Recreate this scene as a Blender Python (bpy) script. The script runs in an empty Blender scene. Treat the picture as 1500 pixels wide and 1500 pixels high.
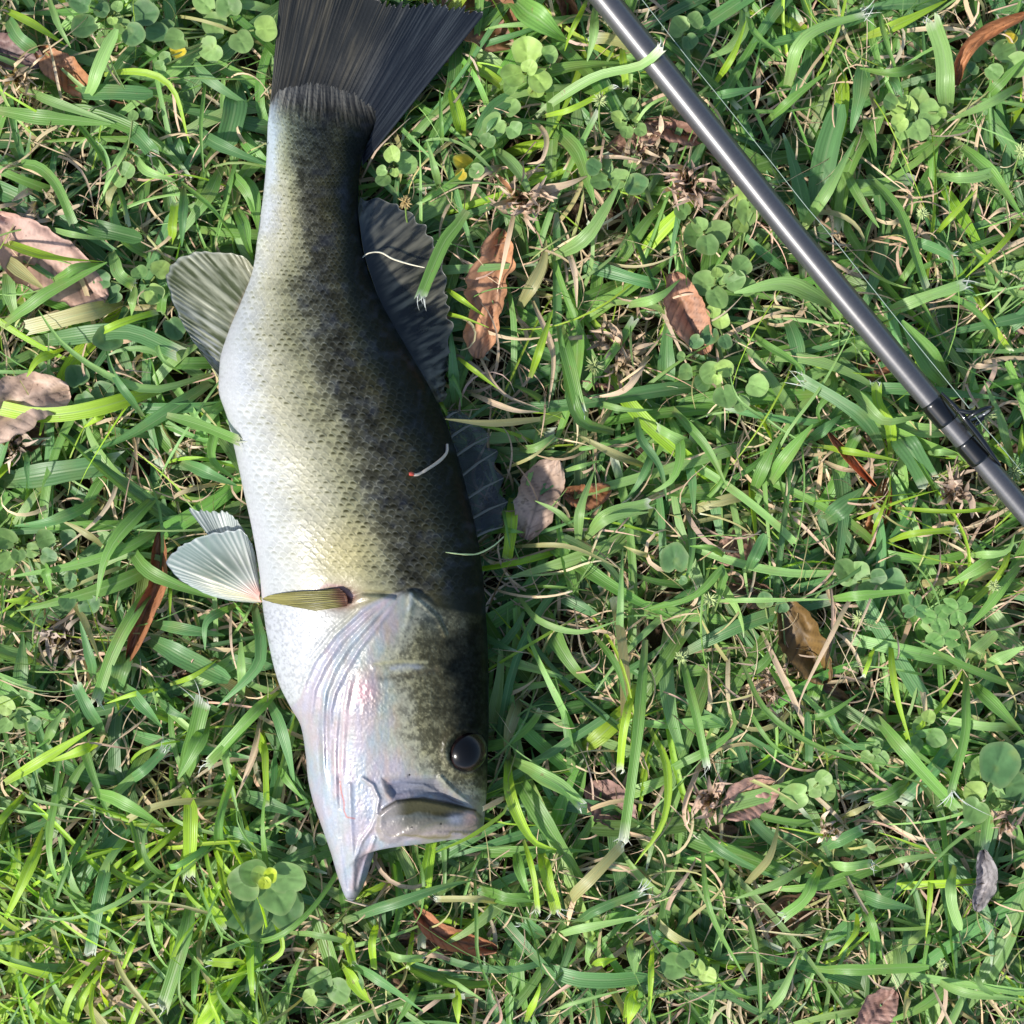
# A largemouth bass lying on a lawn beside a fishing rod, seen straight from above.
import bpy, math, random
import numpy as np
rnd = random.Random(7)
rng = np.random.default_rng(11)
scene = bpy.context.scene
COL = scene.collection

# ------------------------------------------------------------------ camera
S = 0.0003            # metres per photo pixel on the ground
H = 0.70              # camera height
cam_d = bpy.data.cameras.new('camera')
cam = bpy.data.objects.new('camera', cam_d)
COL.objects.link(cam)
cam.location = (0, 0, H)
cam.rotation_euler = (0, 0, 0)
cam_d.sensor_width = 36
cam_d.angle = 2 * math.atan(750 * S / H)
cam_d.clip_start = 0.02
cam_d.clip_end = 200
scene.camera = cam
scene.render.resolution_x = 1024
scene.render.resolution_y = 1024

# ------------------------------------------------------------------ light
SUN_EL = math.radians(41)
SUN_DIR = (-0.86, -0.50)           # horizontal direction towards the sun (x, y)
world = bpy.data.worlds.new('World')
scene.world = world
world.use_nodes = True
wn = world.node_tree
sky = wn.nodes.new('ShaderNodeTexSky')
sky.sky_type = 'NISHITA'
sky.sun_disc = False
sky.sun_elevation = SUN_EL
sky.sun_rotation = math.atan2(SUN_DIR[0], SUN_DIR[1])
wn.nodes['Background'].inputs['Strength'].default_value = 0.15
wn.links.new(sky.outputs[0], wn.nodes['Background'].inputs['Color'])
sl = bpy.data.lights.new('sun', 'SUN')
sl.energy = 4.1
sl.angle = math.radians(2.6)
sl.color = (1.0, 0.95, 0.87)
so = bpy.data.objects.new('sun', sl)
COL.objects.link(so)
from mathutils import Vector
sd = Vector((SUN_DIR[0], SUN_DIR[1], 0)).normalized() * math.cos(SUN_EL) + Vector((0, 0, math.sin(SUN_EL)))
so.rotation_euler = sd.to_track_quat('Z', 'Y').to_euler()
so.location = sd * 3
vs = scene.view_settings
vs.view_transform = 'Standard'
vs.look = 'None'
vs.gamma = 1
vs.use_curve_mapping = False
vs.exposure = 0.74
scene.render.engine = 'CYCLES'
scene.cycles.max_bounces = 8
scene.cycles.transparent_max_bounces = 12

# ------------------------------------------------------------------ helpers
def at(px, py, z=0.0):
    k = S * (H - z) / H
    return ((px - 750) * k, (750 - py) * k, z)

def atn(px, py, z):
    """vectorised at()"""
    z = np.asarray(z, float)
    k = S * (H - z) / H
    return np.stack([(px - 750) * k, (750 - py) * k, z + 0 * px], -1)

def hashn(ix, iy, seed):
    h = (ix.astype(np.int64) * 374761393 + iy.astype(np.int64) * 668265263 + seed * 1274126177) & 0x7fffffff
    h = ((h ^ (h >> 13)) * 1274126177) & 0x7fffffff
    h = (h ^ (h >> 16)) & 0x7fffffff
    return h / float(0x7fffffff)

def vnoise(x, y, seed=0):
    x = np.asarray(x, float); y = np.asarray(y, float)
    ix = np.floor(x); iy = np.floor(y)
    fx = x - ix; fy = y - iy
    fx = fx * fx * (3 - 2 * fx); fy = fy * fy * (3 - 2 * fy)
    ix = ix.astype(np.int64); iy = iy.astype(np.int64)
    a = hashn(ix, iy, seed); b = hashn(ix + 1, iy, seed)
    c = hashn(ix, iy + 1, seed); d = hashn(ix + 1, iy + 1, seed)
    return (a * (1 - fx) + b * fx) * (1 - fy) + (c * (1 - fx) + d * fx) * fy

def fbm(x, y, seed=0, oct=4):
    s = 0; a = 0.5; t = 0
    for o in range(oct):
        s = s + a * vnoise(x * 2 ** o + 17.3 * o, y * 2 ** o - 9.1 * o, seed + o); t += a; a *= 0.5
    return s / t

def sstep(a, b, x):
    t = np.clip((x - a) / (b - a), 0, 1)
    return t * t * (3 - 2 * t)

def inpoly(px, py, poly):
    c = np.zeros(px.shape, bool)
    n = len(poly)
    for i in range(n):
        x0, y0 = poly[i]; x1, y1 = poly[(i + 1) % n]
        if y0 == y1: continue
        m = ((y0 > py) != (y1 > py)) & (px < (x1 - x0) * (py - y0) / (y1 - y0) + x0)
        c ^= m
    return c

def linedist(px, py, line):
    """distance to a polyline, and the position along it 0..1"""
    best = np.full(px.shape, 1e9); tt = np.zeros(px.shape)
    L = [math.dist(line[i], line[i + 1]) for i in range(len(line) - 1)]
    tot = sum(L); acc = 0
    for i in range(len(line) - 1):
        x0, y0 = line[i]; x1, y1 = line[i + 1]
        dx, dy = x1 - x0, y1 - y0
        t = np.clip(((px - x0) * dx + (py - y0) * dy) / (dx * dx + dy * dy + 1e-9), 0, 1)
        d = np.hypot(px - x0 - t * dx, py - y0 - t * dy)
        m = d < best
        best = np.where(m, d, best); tt = np.where(m, (acc + t * L[i]) / tot, tt)
        acc += L[i]
    return best, tt

def sdpoly(px, py, poly):
    """signed distance, positive inside"""
    d, _ = linedist(px, py, list(poly) + [poly[0]])
    return np.where(inpoly(px, py, poly), d, -d)

def spline(pts, n):
    """Catmull-Rom through pts (k, d) resampled to n evenly by length"""
    P = np.asarray(pts, float)
    if len(P) == 2:
        t = np.linspace(0, 1, n)[:, None]
        return P[0] * (1 - t) + P[1] * t
    E = np.vstack([2 * P[0] - P[1], P, 2 * P[-1] - P[-2]])
    out = []
    m = 12
    for i in range(1, len(E) - 2):
        t = np.linspace(0, 1, m, endpoint=False)[:, None]
        a, b, c, d = E[i - 1], E[i], E[i + 1], E[i + 2]
        out.append(0.5 * ((2 * b) + (-a + c) * t + (2 * a - 5 * b + 4 * c - d) * t ** 2 + (-a + 3 * b - 3 * c + d) * t ** 3))
    out.append(E[-2][None])
    Q = np.vstack(out)
    s = np.concatenate([[0], np.cumsum(np.linalg.norm(np.diff(Q[:, :2], axis=0), axis=1))])
    u = np.linspace(0, s[-1], n)
    return np.stack([np.interp(u, s, Q[:, k]) for k in range(Q.shape[1])], -1)

def tag(o, label=None, cat=None, group=None, kind=None):
    if label: o['label'] = label
    if cat: o['category'] = cat
    if group: o['group'] = group
    if kind: o['kind'] = kind
    return o

def fast_mesh(name, V, F, mat=None, parent=None, col=None, uv=None, smooth=True):
    """V (n,3), F (m,4) or (m,3) int; optional per point colour (n,3) and uv (n,2)"""
    me = bpy.data.meshes.new(name)
    V = np.asarray(V, np.float32); F = np.asarray(F, np.int32)
    k = F.shape[1]
    me.vertices.add(len(V)); me.vertices.foreach_set('co', V.ravel())
    me.loops.add(F.size); me.loops.foreach_set('vertex_index', F.ravel())
    me.polygons.add(len(F))
    me.polygons.foreach_set('loop_start', np.arange(0, F.size, k, dtype=np.int32))
    me.polygons.foreach_set('loop_total', np.full(len(F), k, np.int32))
    me.update(calc_edges=True)
    me.polygons.foreach_set('use_smooth', np.full(len(F), smooth, bool))
    if col is not None:
        a = me.attributes.new('Col', 'FLOAT_COLOR', 'POINT')
        c = np.ones((len(V), 4), np.float32); c[:, :3] = np.clip(col, 0, 1)
        a.data.foreach_set('color', c.ravel())
    if uv is not None:
        a = me.attributes.new('bl', 'FLOAT_VECTOR', 'POINT')
        c = np.zeros((len(V), 3), np.float32); c[:, :uv.shape[1]] = uv
        a.data.foreach_set('vector', c.ravel())
    if mat: me.materials.append(mat)
    o = bpy.data.objects.new(name, me)
    COL.objects.link(o)
    if parent: o.parent = parent
    return o

def grid_faces(nr, nc, wrap=False, base=0):
    r = np.arange(nr - 1)[:, None]; c = np.arange(nc if wrap else nc - 1)[None]
    c2 = (c + 1) % nc
    f = np.stack([r * nc + c + 0 * c2, r * nc + c2, (r + 1) * nc + c2, (r + 1) * nc + c], -1)
    return f.reshape(-1, 4) + base

def empty(name, loc):
    o = bpy.data.objects.new(name, None)
    o.empty_display_size = 0.01
    COL.objects.link(o); o.location = loc
    return o

def rehome(child, root):
    """parent a world-space mesh under an empty that is not at the origin"""
    child.parent = root
    child.location = (-root.location[0], -root.location[1], -root.location[2])

def tube(path, radii, nseg=12, caps=True):
    P = np.asarray(path, float); n = len(P)
    R = np.broadcast_to(np.asarray(radii, float), (n,))
    T = np.gradient(P, axis=0); T /= np.linalg.norm(T, axis=1)[:, None] + 1e-12
    ref = np.tile(np.array([0.02, 0.03, 1.0]), (n, 1))
    A = np.cross(T, ref); A /= np.linalg.norm(A, axis=1)[:, None] + 1e-12
    B = np.cross(A, T)
    th = np.arange(nseg) / nseg * 2 * np.pi
    V = P[:, None] + R[:, None, None] * (np.cos(th)[None, :, None] * A[:, None] + np.sin(th)[None, :, None] * B[:, None])
    return V.reshape(-1, 3), grid_faces(n, nseg, wrap=True)

def merge(parts):
    Vs, Fs, b = [], [], 0
    for V, F in parts:
        Vs.append(V); Fs.append(F + b); b += len(V)
    return np.vstack(Vs), np.vstack(Fs)

# ------------------------------------------------------------------ materials
def newmat(name):
    m = bpy.data.materials.new(name); m.use_nodes = True
    nt = m.node_tree
    return m, nt, nt.nodes['Principled BSDF'], nt.nodes['Material Output']

def N(nt, typ, **kw):
    n = nt.nodes.new(typ)
    for k, v in kw.items(): setattr(n, k, v)
    return n

def mathn(nt, op, a, b=None, c=None):
    n = N(nt, 'ShaderNodeMath', operation=op)
    for i, v in enumerate((a, b, c)):
        if v is None: continue
        if isinstance(v, (int, float)): n.inputs[i].default_value = v
        else: nt.links.new(v, n.inputs[i])
    return n.outputs[0]

def mixc(nt, f, a, b, mode='MIX'):
    n = N(nt, 'ShaderNodeMix', data_type='RGBA', blend_type=mode)
    for i, v in ((0, f), (6, a), (7, b)):
        if isinstance(v, (int, float)): n.inputs[i].default_value = v
        elif isinstance(v, tuple): n.inputs[i].default_value = (*v, 1)
        else: nt.links.new(v, n.inputs[i])
    return n.outputs[2]

def attr(nt, name, out='Color'):
    return N(nt, 'ShaderNodeAttribute', attribute_name=name).outputs[out]

def noise(nt, scale, detail=3, rough=.5, vec=None):
    n = N(nt, 'ShaderNodeTexNoise'); n.inputs['Scale'].default_value = scale
    n.inputs['Detail'].default_value = detail; n.inputs['Roughness'].default_value = rough
    if vec is not None: nt.links.new(vec, n.inputs['Vector'])
    return n.outputs['Fac']

def geopos(nt): return N(nt, 'ShaderNodeNewGeometry').outputs['Position']

def bump(nt, h, strength, dist, bsdf):
    b = N(nt, 'ShaderNodeBump'); b.inputs['Strength'].default_value = strength
    b.inputs['Distance'].default_value = dist
    nt.links.new(h, b.inputs['Height'])
    for x in bsdf: nt.links.new(b.outputs[0], x.inputs['Normal'])

def blade_material(name, transl, rough, veins=1.0, spots=0.0, spec=0.45):
    m, nt, p, out = newmat(name)
    col = attr(nt, 'Col')
    uvn = N(nt, 'ShaderNodeSeparateXYZ'); nt.links.new(attr(nt, 'bl', 'Vector'), uvn.inputs[0])
    u, v = uvn.outputs[0], uvn.outputs[1]
    # parallel veins running along the blade
    w = mathn(nt, 'SINE', mathn(nt, 'MULTIPLY', u, 44.0))
    comb = N(nt, 'ShaderNodeCombineXYZ')
    nt.links.new(mathn(nt, 'MULTIPLY', u, 9.0), comb.inputs[0]); nt.links.new(mathn(nt, 'MULTIPLY', v, 1.3), comb.inputs[1])
    nt.links.new(uvn.outputs[2], comb.inputs[2])
    st = noise(nt, 1.0, 3, .6, comb.outputs[0])
    f1 = mathn(nt, 'ADD', mathn(nt, 'MULTIPLY', w, 0.03 * veins), mathn(nt, 'MULTIPLY', st, 0.9))
    f1 = mathn(nt, 'ADD', f1, 0.55)
    c = mixc(nt, 1.0, col, f1, 'MULTIPLY')
    # pale midrib
    d = mathn(nt, 'ABSOLUTE', mathn(nt, 'SUBTRACT', u, 0.5))
    rib = mathn(nt, 'MULTIPLY', mathn(nt, 'LESS_THAN', d, 0.045), 0.30 * veins)
    c = mixc(nt, rib, c, (0.30, 0.40, 0.20))
    n2 = noise(nt, 260, 3, .6, geopos(nt))
    n3 = noise(nt, 55, 2, .6, geopos(nt))
    yel = mathn(nt, 'MULTIPLY', mathn(nt, 'SUBTRACT', n3, 0.56), 2.2); 
    yel = mathn(nt, 'MINIMUM', mathn(nt, 'MAXIMUM', yel, 0), 0.45)
    c = mixc(nt, yel, c, (0.21, 0.22, 0.05))
    sp = mathn(nt, 'GREATER_THAN', n2, 0.70 - spots)
    c = mixc(nt, mathn(nt, 'MULTIPLY', sp, 0.6), c, (0.24, 0.17, 0.08))
    nt.links.new(c, p.inputs['Base Color'])
    p.inputs['Roughness'].default_value = rough
    p.inputs['Specular IOR Level'].default_value = spec
    tr = N(nt, 'ShaderNodeBsdfTranslucent')
    tc = mixc(nt, 1.0, c, (1.55, 1.5, 0.55), 'MULTIPLY')
    nt.links.new(tc, tr.inputs['Color'])
    mx = N(nt, 'ShaderNodeMixShader'); mx.inputs[0].default_value = transl
    nt.links.new(p.outputs[0], mx.inputs[1]); nt.links.new(tr.outputs[0], mx.inputs[2])
    nt.links.new(mx.outputs[0], out.inputs[0])
    bump(nt, mathn(nt, 'ADD', w, mathn(nt, 'MULTIPLY', st, 2.0)), 0.22, 0.00015, (p, tr))
    return m

M_GRASS = blade_material('grass_leaf', 0.36, 0.42, spec=0.40)
M_STRAW = blade_material('dry_straw', 0.15, 0.75, veins=.7, spots=0.06, spec=0.2)

def deadleaf_material():
    m, nt, p, out = newmat('dead_leaf')
    col = attr(nt, 'Col')
    n1 = noise(nt, 60, 5, .65, geopos(nt)); n2 = noise(nt, 700, 3, .6, geopos(nt))
    f = mathn(nt, 'ADD', mathn(nt, 'MULTIPLY', n1, 0.9), mathn(nt, 'MULTIPLY', n2, 0.55))
    f = mathn(nt, 'ADD', f, 0.30)
    c = mixc(nt, 1.0, col, f, 'MULTIPLY')
    spot = mathn(nt, 'GREATER_THAN', noise(nt, 330, 2, .5, geopos(nt)), 0.69)
    c = mixc(nt, mathn(nt, 'MULTIPLY', spot, 0.5), c, (0.06, 0.035, 0.02))
    nt.links.new(c, p.inputs['Base Color']); p.inputs['Roughness'].default_value = 0.55
    p.inputs['Specular IOR Level'].default_value = 0.35
    bump(nt, f, 0.4, 0.0006, (p,))
    return m
M_DEAD = deadleaf_material()

def weed_material():
    m, nt, p, out = newmat('weed_leaf')
    col = attr(nt, 'Col')
    n1 = noise(nt, 170, 4, .6, geopos(nt))
    f = mathn(nt, 'ADD', mathn(nt, 'MULTIPLY', n1, 0.8), 0.62)
    c = mixc(nt, 1.0, col, f, 'MULTIPLY')
    pa = mathn(nt, 'MINIMUM', mathn(nt, 'MAXIMUM', mathn(nt, 'MULTIPLY', mathn(nt, 'SUBTRACT', noise(nt, 90, 2, .5, geopos(nt)), .6), 3.0), 0), .5)
    c = mixc(nt, pa, c, (0.25, 0.30, 0.07))
    nt.links.new(c, p.inputs['Base Color']); p.inputs['Roughness'].default_value = 0.5
    p.inputs['Specular IOR Level'].default_value = 0.3
    tr = N(nt, 'ShaderNodeBsdfTranslucent'); nt.links.new(mixc(nt, 1.0, c, (1.5, 1.4, .5), 'MULTIPLY'), tr.inputs['Color'])
    mx = N(nt, 'ShaderNodeMixShader'); mx.inputs[0].default_value = 0.3
    nt.links.new(p.outputs[0], mx.inputs[1]); nt.links.new(tr.outputs[0], mx.inputs[2]); nt.links.new(mx.outputs[0], out.inputs[0])
    bump(nt, n1, 0.3, 0.0005, (p,))
    return m
M_WEED = weed_material()

def simple_mat(name, rgb, rough=.5, metal=0.0, coat=0.0, spec=.5, trans=0.0, nscale=0, namp=0.0, coatr=.1):
    m, nt, p, out = newmat(name)
    p.inputs['Base Color'].default_value = (*rgb, 1)
    p.inputs['Roughness'].default_value = rough; p.inputs['Metallic'].default_value = metal
    p.inputs['Coat Weight'].default_value = coat; p.inputs['Coat Roughness'].default_value = coatr
    p.inputs['Specular IOR Level'].default_value = spec
    p.inputs['Transmission Weight'].default_value = trans
    if nscale:
        n1 = noise(nt, nscale, 4, .6, geopos(nt))
        f = mathn(nt, 'ADD', mathn(nt, 'MULTIPLY', n1, namp), 1 - namp / 2)
        nt.links.new(mixc(nt, 1.0, rgb, f, 'MULTIPLY'), p.inputs['Base Color'])
        bump(nt, n1, 0.3, 0.0004, (p,))
    return m

def soil_material():
    m, nt, p, out = newmat('soil')
    g = geopos(nt)
    n1 = noise(nt, 45, 6, .7, g); n2 = noise(nt, 600, 4, .65, g); n3 = noise(nt, 6, 3, .6, g)
    f = mathn(nt, 'ADD', mathn(nt, 'MULTIPLY', n1, 1.0), mathn(nt, 'MULTIPLY', n2, 0.8))
    c = mixc(nt, mathn(nt, 'MULTIPLY', f, 0.55), (0.018, 0.011, 0.007), (0.12, 0.078, 0.05))
    # away from the lawn patch, green cover of grass seen as a mass
    sx = N(nt, 'ShaderNodeVectorMath', operation='LENGTH'); nt.links.new(g, sx.inputs[0])
    far = mathn(nt, 'MINIMUM', mathn(nt, 'MAXIMUM', mathn(nt, 'MULTIPLY', mathn(nt, 'SUBTRACT', sx.outputs['Value'], 1.0), 2.0), 0), 1)
    gr = mixc(nt, n3, (0.05, 0.10, 0.025), (0.10, 0.13, 0.045))
    c = mixc(nt, mathn(nt, 'MULTIPLY', far, 0.85), c, gr)
    nt.links.new(c, p.inputs['Base Color']); p.inputs['Roughness'].default_value = 0.9
    p.inputs['Specular IOR Level'].default_value = 0.15
    bump(nt, f, 0.8, 0.002, (p,))
    return m
M_SOIL = soil_material()

# ------------------------------------------------------------------ ground
def ground():
    t = np.linspace(-1, 1, 221)
    x = 0.6 * t + 19.4 * np.sign(t) * np.clip((np.abs(t) - .8) / .2, 0, 1) ** 3
    X, Y = np.meshgrid(x, x)
    near = np.clip(1.5 - np.hypot(X, Y), 0, 1)
    Z = -0.004 + near * (0.010 * (fbm(X * 30, Y * 30, 3, 4) - .5) + 0.004 * (fbm(X * 160, Y * 160, 5, 2) - .5))
    V = np.stack([X, Y, Z], -1).reshape(-1, 3)
    o = fast_mesh('ground', V, grid_faces(221, 221), M_SOIL)
    tag(o, 'dark brown soil under the grass', kind='structure')
ground()
# ------------------------------------------------------------------ the bass
# stations: left edge (x, y), right edge (x, y), half thickness in mm
ST = [(408,80,606,100,.7),(403,105,588,124,1.2),(399,125,572,147,1.9),(396,145,556,171,2.8),(394,165,544,196,4.3),(392,185,536,216,6.5),(391,215,530,236,9),(389,250,526,260,11),
 (385,290,525,298,12.5),(378,340,528,345,14),(371,392,538,392,16),(354,440,556,438,19),(335,485,580,482,22),
 (322,530,605,525,24.5),(320,568,630,568,26),(332,610,650,610,27.5),(344,660,667,658,29),(357,720,683,715,30),
 (370,780,697,775,31),(380,840,707,838,31),(385,890,712,900,30),(395,950,715,960,29),(408,1000,716,1010,28),
 (425,1035,716,1055,27),(441,1065,715,1095,25),(447,1100,714,1130,23),(451,1140,713,1160,21.5),(458,1172,711,1182,20),
 (466,1196,709,1205,18.5),(473,1216,704,1224,17),(480,1236,655,1231,15.5),(486,1254,608,1237,14),(490,1268,575,1237,12.5),
 (494,1282,553,1238,11),(498,1294,545,1260,9),(503,1308,537,1285,7),(507,1316,530,1303,5),(513,1320,521,1318,2)]
NR, NC = 1060, 340
def fish_lattice():
    A = np.array(ST, float)
    # parameter by mean arc length
    mid = np.stack([(A[:, 0] + A[:, 2]) / 2, (A[:, 1] + A[:, 3]) / 2], -1)
    s = np.concatenate([[0], np.cumsum(np.linalg.norm(np.diff(mid, axis=0), axis=1))])
    u = np.linspace(0, s[-1], NR)
    # smooth (monotone cubic) interpolation through numpy hermite
    def herm(y):
        d = np.diff(y) / np.diff(s)
        m = np.zeros(len(y)); m[0] = d[0]; m[-1] = d[-1]
        for i in range(1, len(y) - 1):
            m[i] = 0 if d[i - 1] * d[i] <= 0 else 2 * d[i - 1] * d[i] / (d[i - 1] + d[i])
        i = np.clip(np.searchsorted(s, u) - 1, 0, len(s) - 2)
        h = s[i + 1] - s[i]; t = (u - s[i]) / h
        return ((2*t**3-3*t**2+1)*y[i] + (t**3-2*t**2+t)*h*m[i] + (-2*t**3+3*t**2)*y[i+1] + (t**3-t**2)*h*m[i+1])
    return [herm(A[:, k]) for k in range(5)]
LX, LY, RX, RY, TH = fish_lattice()
TH = TH * 0.001
ZM = 0.015 + 0.62 * TH + 0.004
def fish_top(px, py):
    """height of the fish's upper side"""
    px = np.asarray(px, float); py = np.asarray(py, float)
    my = (LY + RY) / 2
    i = np.clip(np.searchsorted(my, py), 0, NR - 1)
    for _ in range(3):
        v = np.clip((px - LX[i]) / (RX[i] - LX[i]), 0.001, .999)
        i = np.clip(np.searchsorted(my, py - (v - .5) * (RY[i] - LY[i])), 0, NR - 1)
    return ZM[i] + TH[i] * np.clip(1 - np.abs(2 * v ** .9 - 1) ** 2.3, 0, 1) ** 0.56
BODY_POLY = [(a[0], a[1]) for a in ST] + [(a[2], a[3]) for a in reversed(ST)]

MAX_POLY = [(552,1192),(563,1181),(580,1171),(600,1168),(622,1168),(650,1174),(680,1181),(697,1186),(709,1196),(710,1224),(700,1231),(662,1232),(610,1231),(586,1233),(570,1237),(556,1231),(549,1212)]
REC_POLY = [(560,1140),(600,1136),(640,1137),(652,1154),(668,1168),(690,1184),(660,1180),(630,1168),(600,1166),(576,1171),(566,1160)]
OP_EDGE = [(508,876),(530,868),(556,869),(580,872),(596,862),(606,863),(628,872),(648,892),(655,930)]
FOLDS = [([(572,872),(530,895),(490,930),(460,968),(446,1000),(442,1030)], 3.2, 0.9),
 ([(574,874),(537,903),(500,938),(476,975),(460,1010),(455,1050),(458,1110)], 3.0, 0.8),
 ([(577,877),(546,908),(512,945),(490,980),(476,1015),(472,1060),(474,1120),(480,1180)], 3.0, 0.9),
 ([(580,882),(552,918),(526,950),(505,985),(490,1015),(484,1040),(486,1090)], 3.0, 0.7),
 ([(566,872),(520,893),(482,925),(453,962),(440,1000)], 3.0, 0.5),
 ([(516,985),(507,1030),(503,1080),(500,1140)], 3.5, 0.6),
 ([(494,1040),(490,1100),(492,1160),(500,1220)], 3.5, 0.7)]
def fish():
    ui = np.linspace(0, 1, NC)
    v = 0.62 * ui + 0.38 * (0.5 - 0.5 * np.cos(np.pi * ui))
    PX = LX[:, None] * (1 - v) + RX[:, None] * v
    PY = LY[:, None] * (1 - v) + RY[:, None] * v
    th = TH[:, None]
    row = np.linspace(0, 1, NR)[:, None]
    vv = v[None] ** (0.90 + 0 * row)
    prof = np.clip(1 - np.abs(2 * vv - 1) ** 2.3, 0, 1) ** 0.56
    head = sstep(860, 980, PY)
    Z = ZM[:, None] + th * prof
    edge = sstep(0, 0.35, prof)
    d = np.zeros_like(PX)                      # displacement in mm
    # ---- scales: shingles laid head over tail
    sp = np.interp(PY, [150, 300, 450, 650, 880], [8.0, 9.0, 11.2, 13.2, 12.6])
    rowlen = np.interp(PY[:, 170], [150, 300, 450, 650, 880], [5.4, 6.0, 7.2, 8.4, 8.0])
    cx = 0.5 * (LX + RX)[:, None]
    wid = (np.hypot(RX - LX, RY - LY))[:, None]
    nsc = 25 + 0 * wid
    A = (v[None] - .5) * (0.55 * wid / sp + 0.45 * nsc)            # across, in scales
    dy = np.gradient(LY * .5 + RY * .5)
    B = np.cumsum(dy / rowlen)[:, None] + 0 * PX                         # along, in scale rows (grows towards the head)
    A = A + 0.45 * (fbm(PX / 40, PY / 40, 41, 2) - .5)
    B = B + 0.8 * (fbm(PX / 44, PY / 45, 42, 2) - .5) + 0.9 * (2 * v[None] - 1) ** 2
    tipd = np.full(PX.shape, -9.0); rr = np.zeros_like(PX); sid = np.zeros_like(PX)
    lx_ = np.zeros_like(PX); ly_ = np.zeros_like(PX)
    bf = np.floor(B)
    done = np.zeros(PX.shape, bool)
    for k in (2, 1, 0, -1):                     # anterior rows first (they lie on top)
        b0 = bf + k
        off = 0.5 * (np.mod(b0, 2))
        a0 = np.round(A - off) + off
        jx = (hashn(a0 * 2, b0, 9) - .5) * .22; jy = (hashn(a0 * 2, b0, 19) - .5) * .32
        da = A - a0 - jx; db = B - (b0 + 0.0 + jy)
        rad = np.hypot(da / 0.60, np.minimum(db, 0) / 1.45)
        inside = (rad < 1) & ~done & (db < 0.9)
        rr = np.where(inside, rad, rr); sid = np.where(inside, hashn(a0 * 2, b0, 5), sid)
        lx_ = np.where(inside, da, lx_); ly_ = np.where(inside, -db, ly_)
        done |= inside
    scal_w = (1 - sstep(835, 880, PY + 0.18 * (560 - PX))) + 0.9 * sstep(900, 860, 0 * PY + PY) * 0
    leftb = sstep(560, 480, PX + 0.55 * (PY - 880)) * (1 - sstep(930, 1010, PY))
    scal_w = np.clip(np.maximum(scal_w, leftb * .5), 0, 1)
    belly = sstep(0.0, 0.12, v[None] + 0 * PX)
    sh = (1 - rr) * -1
    d += scal_w * edge * (0.10 + 0.9 * belly) * (0.22 * rr ** 3 * sstep(.2, .9, ly_) * done + 0.06 * (sid - .5))
    # ---- noise relief
    d += edge * 0.10 * (fbm(PX / 6, PY / 6, 51, 3) - .5)
    d += edge * head * 0.22 * (fbm(PX / 3.2, PY / 3.2, 52, 2) - .5)
    d += edge * 1.3 * (fbm(PX / 60, PY / 60, 53, 2) - .5)
    # scales give way to the tail rays in a ragged border
    d += sstep(185, 160, PY - .10 * (PX - 400)) * (fbm((PX - (PY - 150) * (PX - 465) / 260) / 3.2, PY / 34, 198, 2) - .5) * .5 * edge
    # ---- gill cover and folds
    dist, t = linedist(PX, PY, OP_EDGE)
    below = PY - np.interp(PX, [p[0] for p in OP_EDGE[:8]], [p[1] for p in OP_EDGE[:8]])
    d += (-1.1 * np.exp(-(dist / 4) ** 2) + 1.3 * sstep(-3, 8, below) * sstep(220, 30, below)) * edge * sstep(650, 595, PX) * sstep(505, 545, PX)
    for ln, w, a in FOLDS:
        dist, t = linedist(PX, PY, ln)
        fade = np.minimum(sstep(0, .15, t), sstep(1, .8, t)) + .15
        fade = .62 * fade * (.35 + 1.0 * fbm(t * 9, t * 0, int(ln[0][0]) + int(ln[1][1]), 2))
        d += a * edge * fade * (np.exp(-(dist / w) ** 2) - 0.6 * np.exp(-((dist - 6) / 3) ** 2))
    # preopercle spine and the pit beneath it
    dist, t = linedist(PX, PY, [(548, 978), (590, 975), (640, 979)])
    d += .4 * np.exp(-(dist / 5) ** 2) * (1 - t ** 2 * .9)
    dist, t = linedist(PX, PY, [(560, 992), (600, 988), (636, 981)])
    d -= .8 * np.exp(-(dist / 5) ** 2)
    # opercle spine
    dist, t = linedist(PX, PY, [(602, 868), (601, 900), (585, 950)])
    d += 0.8 * np.exp(-(dist / 5) ** 2) * (1 - t * .7)
    dist, t = linedist(PX, PY, [(606, 874), (640, 905), (652, 930)])
    d += 0.6 * np.exp(-(dist / 3) ** 2)
    # rippled gill tissue
    pit = np.exp(-(((PX - 540) / 34) ** 2 + ((PY - 1025) / 34) ** 2))
    d += pit * .30 * (fbm(PX / 7, PY / 9, 61, 2) - .5) * edge
    silver = np.exp(-(((PX - 538) / 26) ** 2 + ((PY - 1180) / 42) ** 2)) + np.exp(-(((PX - 480) / 16) ** 2 + ((PY - 1090) / 60) ** 2))
    d += np.clip(silver, 0, 1) * 0.20 * (fbm(PX / 5, PY / 5, 62, 3) - .5) * edge
    # throat grooves running to the chin
    for ln, w, a in (([(498,1140),(496,1190),(502,1240),(510,1300)],4,-.8),([(512,1150),(514,1210),(518,1270),(518,1305)],4,.8),
                     ([(540,1240),(528,1270),(520,1300)],4,-.4),([(549,1228),(535,1262),(526,1296)],3,.8),([(470,1170),(482,1220),(494,1270)],4,.6),
                     ([(532,1141),(546,1150),(555,1170),(551,1195),(545,1212),(530,1232),(520,1260)],3.2,1.1)):
        dist, t = linedist(PX, PY, ln)
        d += a * edge * np.exp(-(dist / w) ** 2)
    # recess over the upper jaw, and the upper jaw plate
    sdr = sdpoly(PX, PY, REC_POLY)
    d -= 3.2 * sstep(-3, 12, sdr) * edge
    sdm = sdpoly(PX, PY, MAX_POLY)
    mplate = sstep(-2.5, 4.5, sdm)
    d += 2.6 * sstep(-3, 9, sdm) * np.clip(edge, .0, 1)
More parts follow.
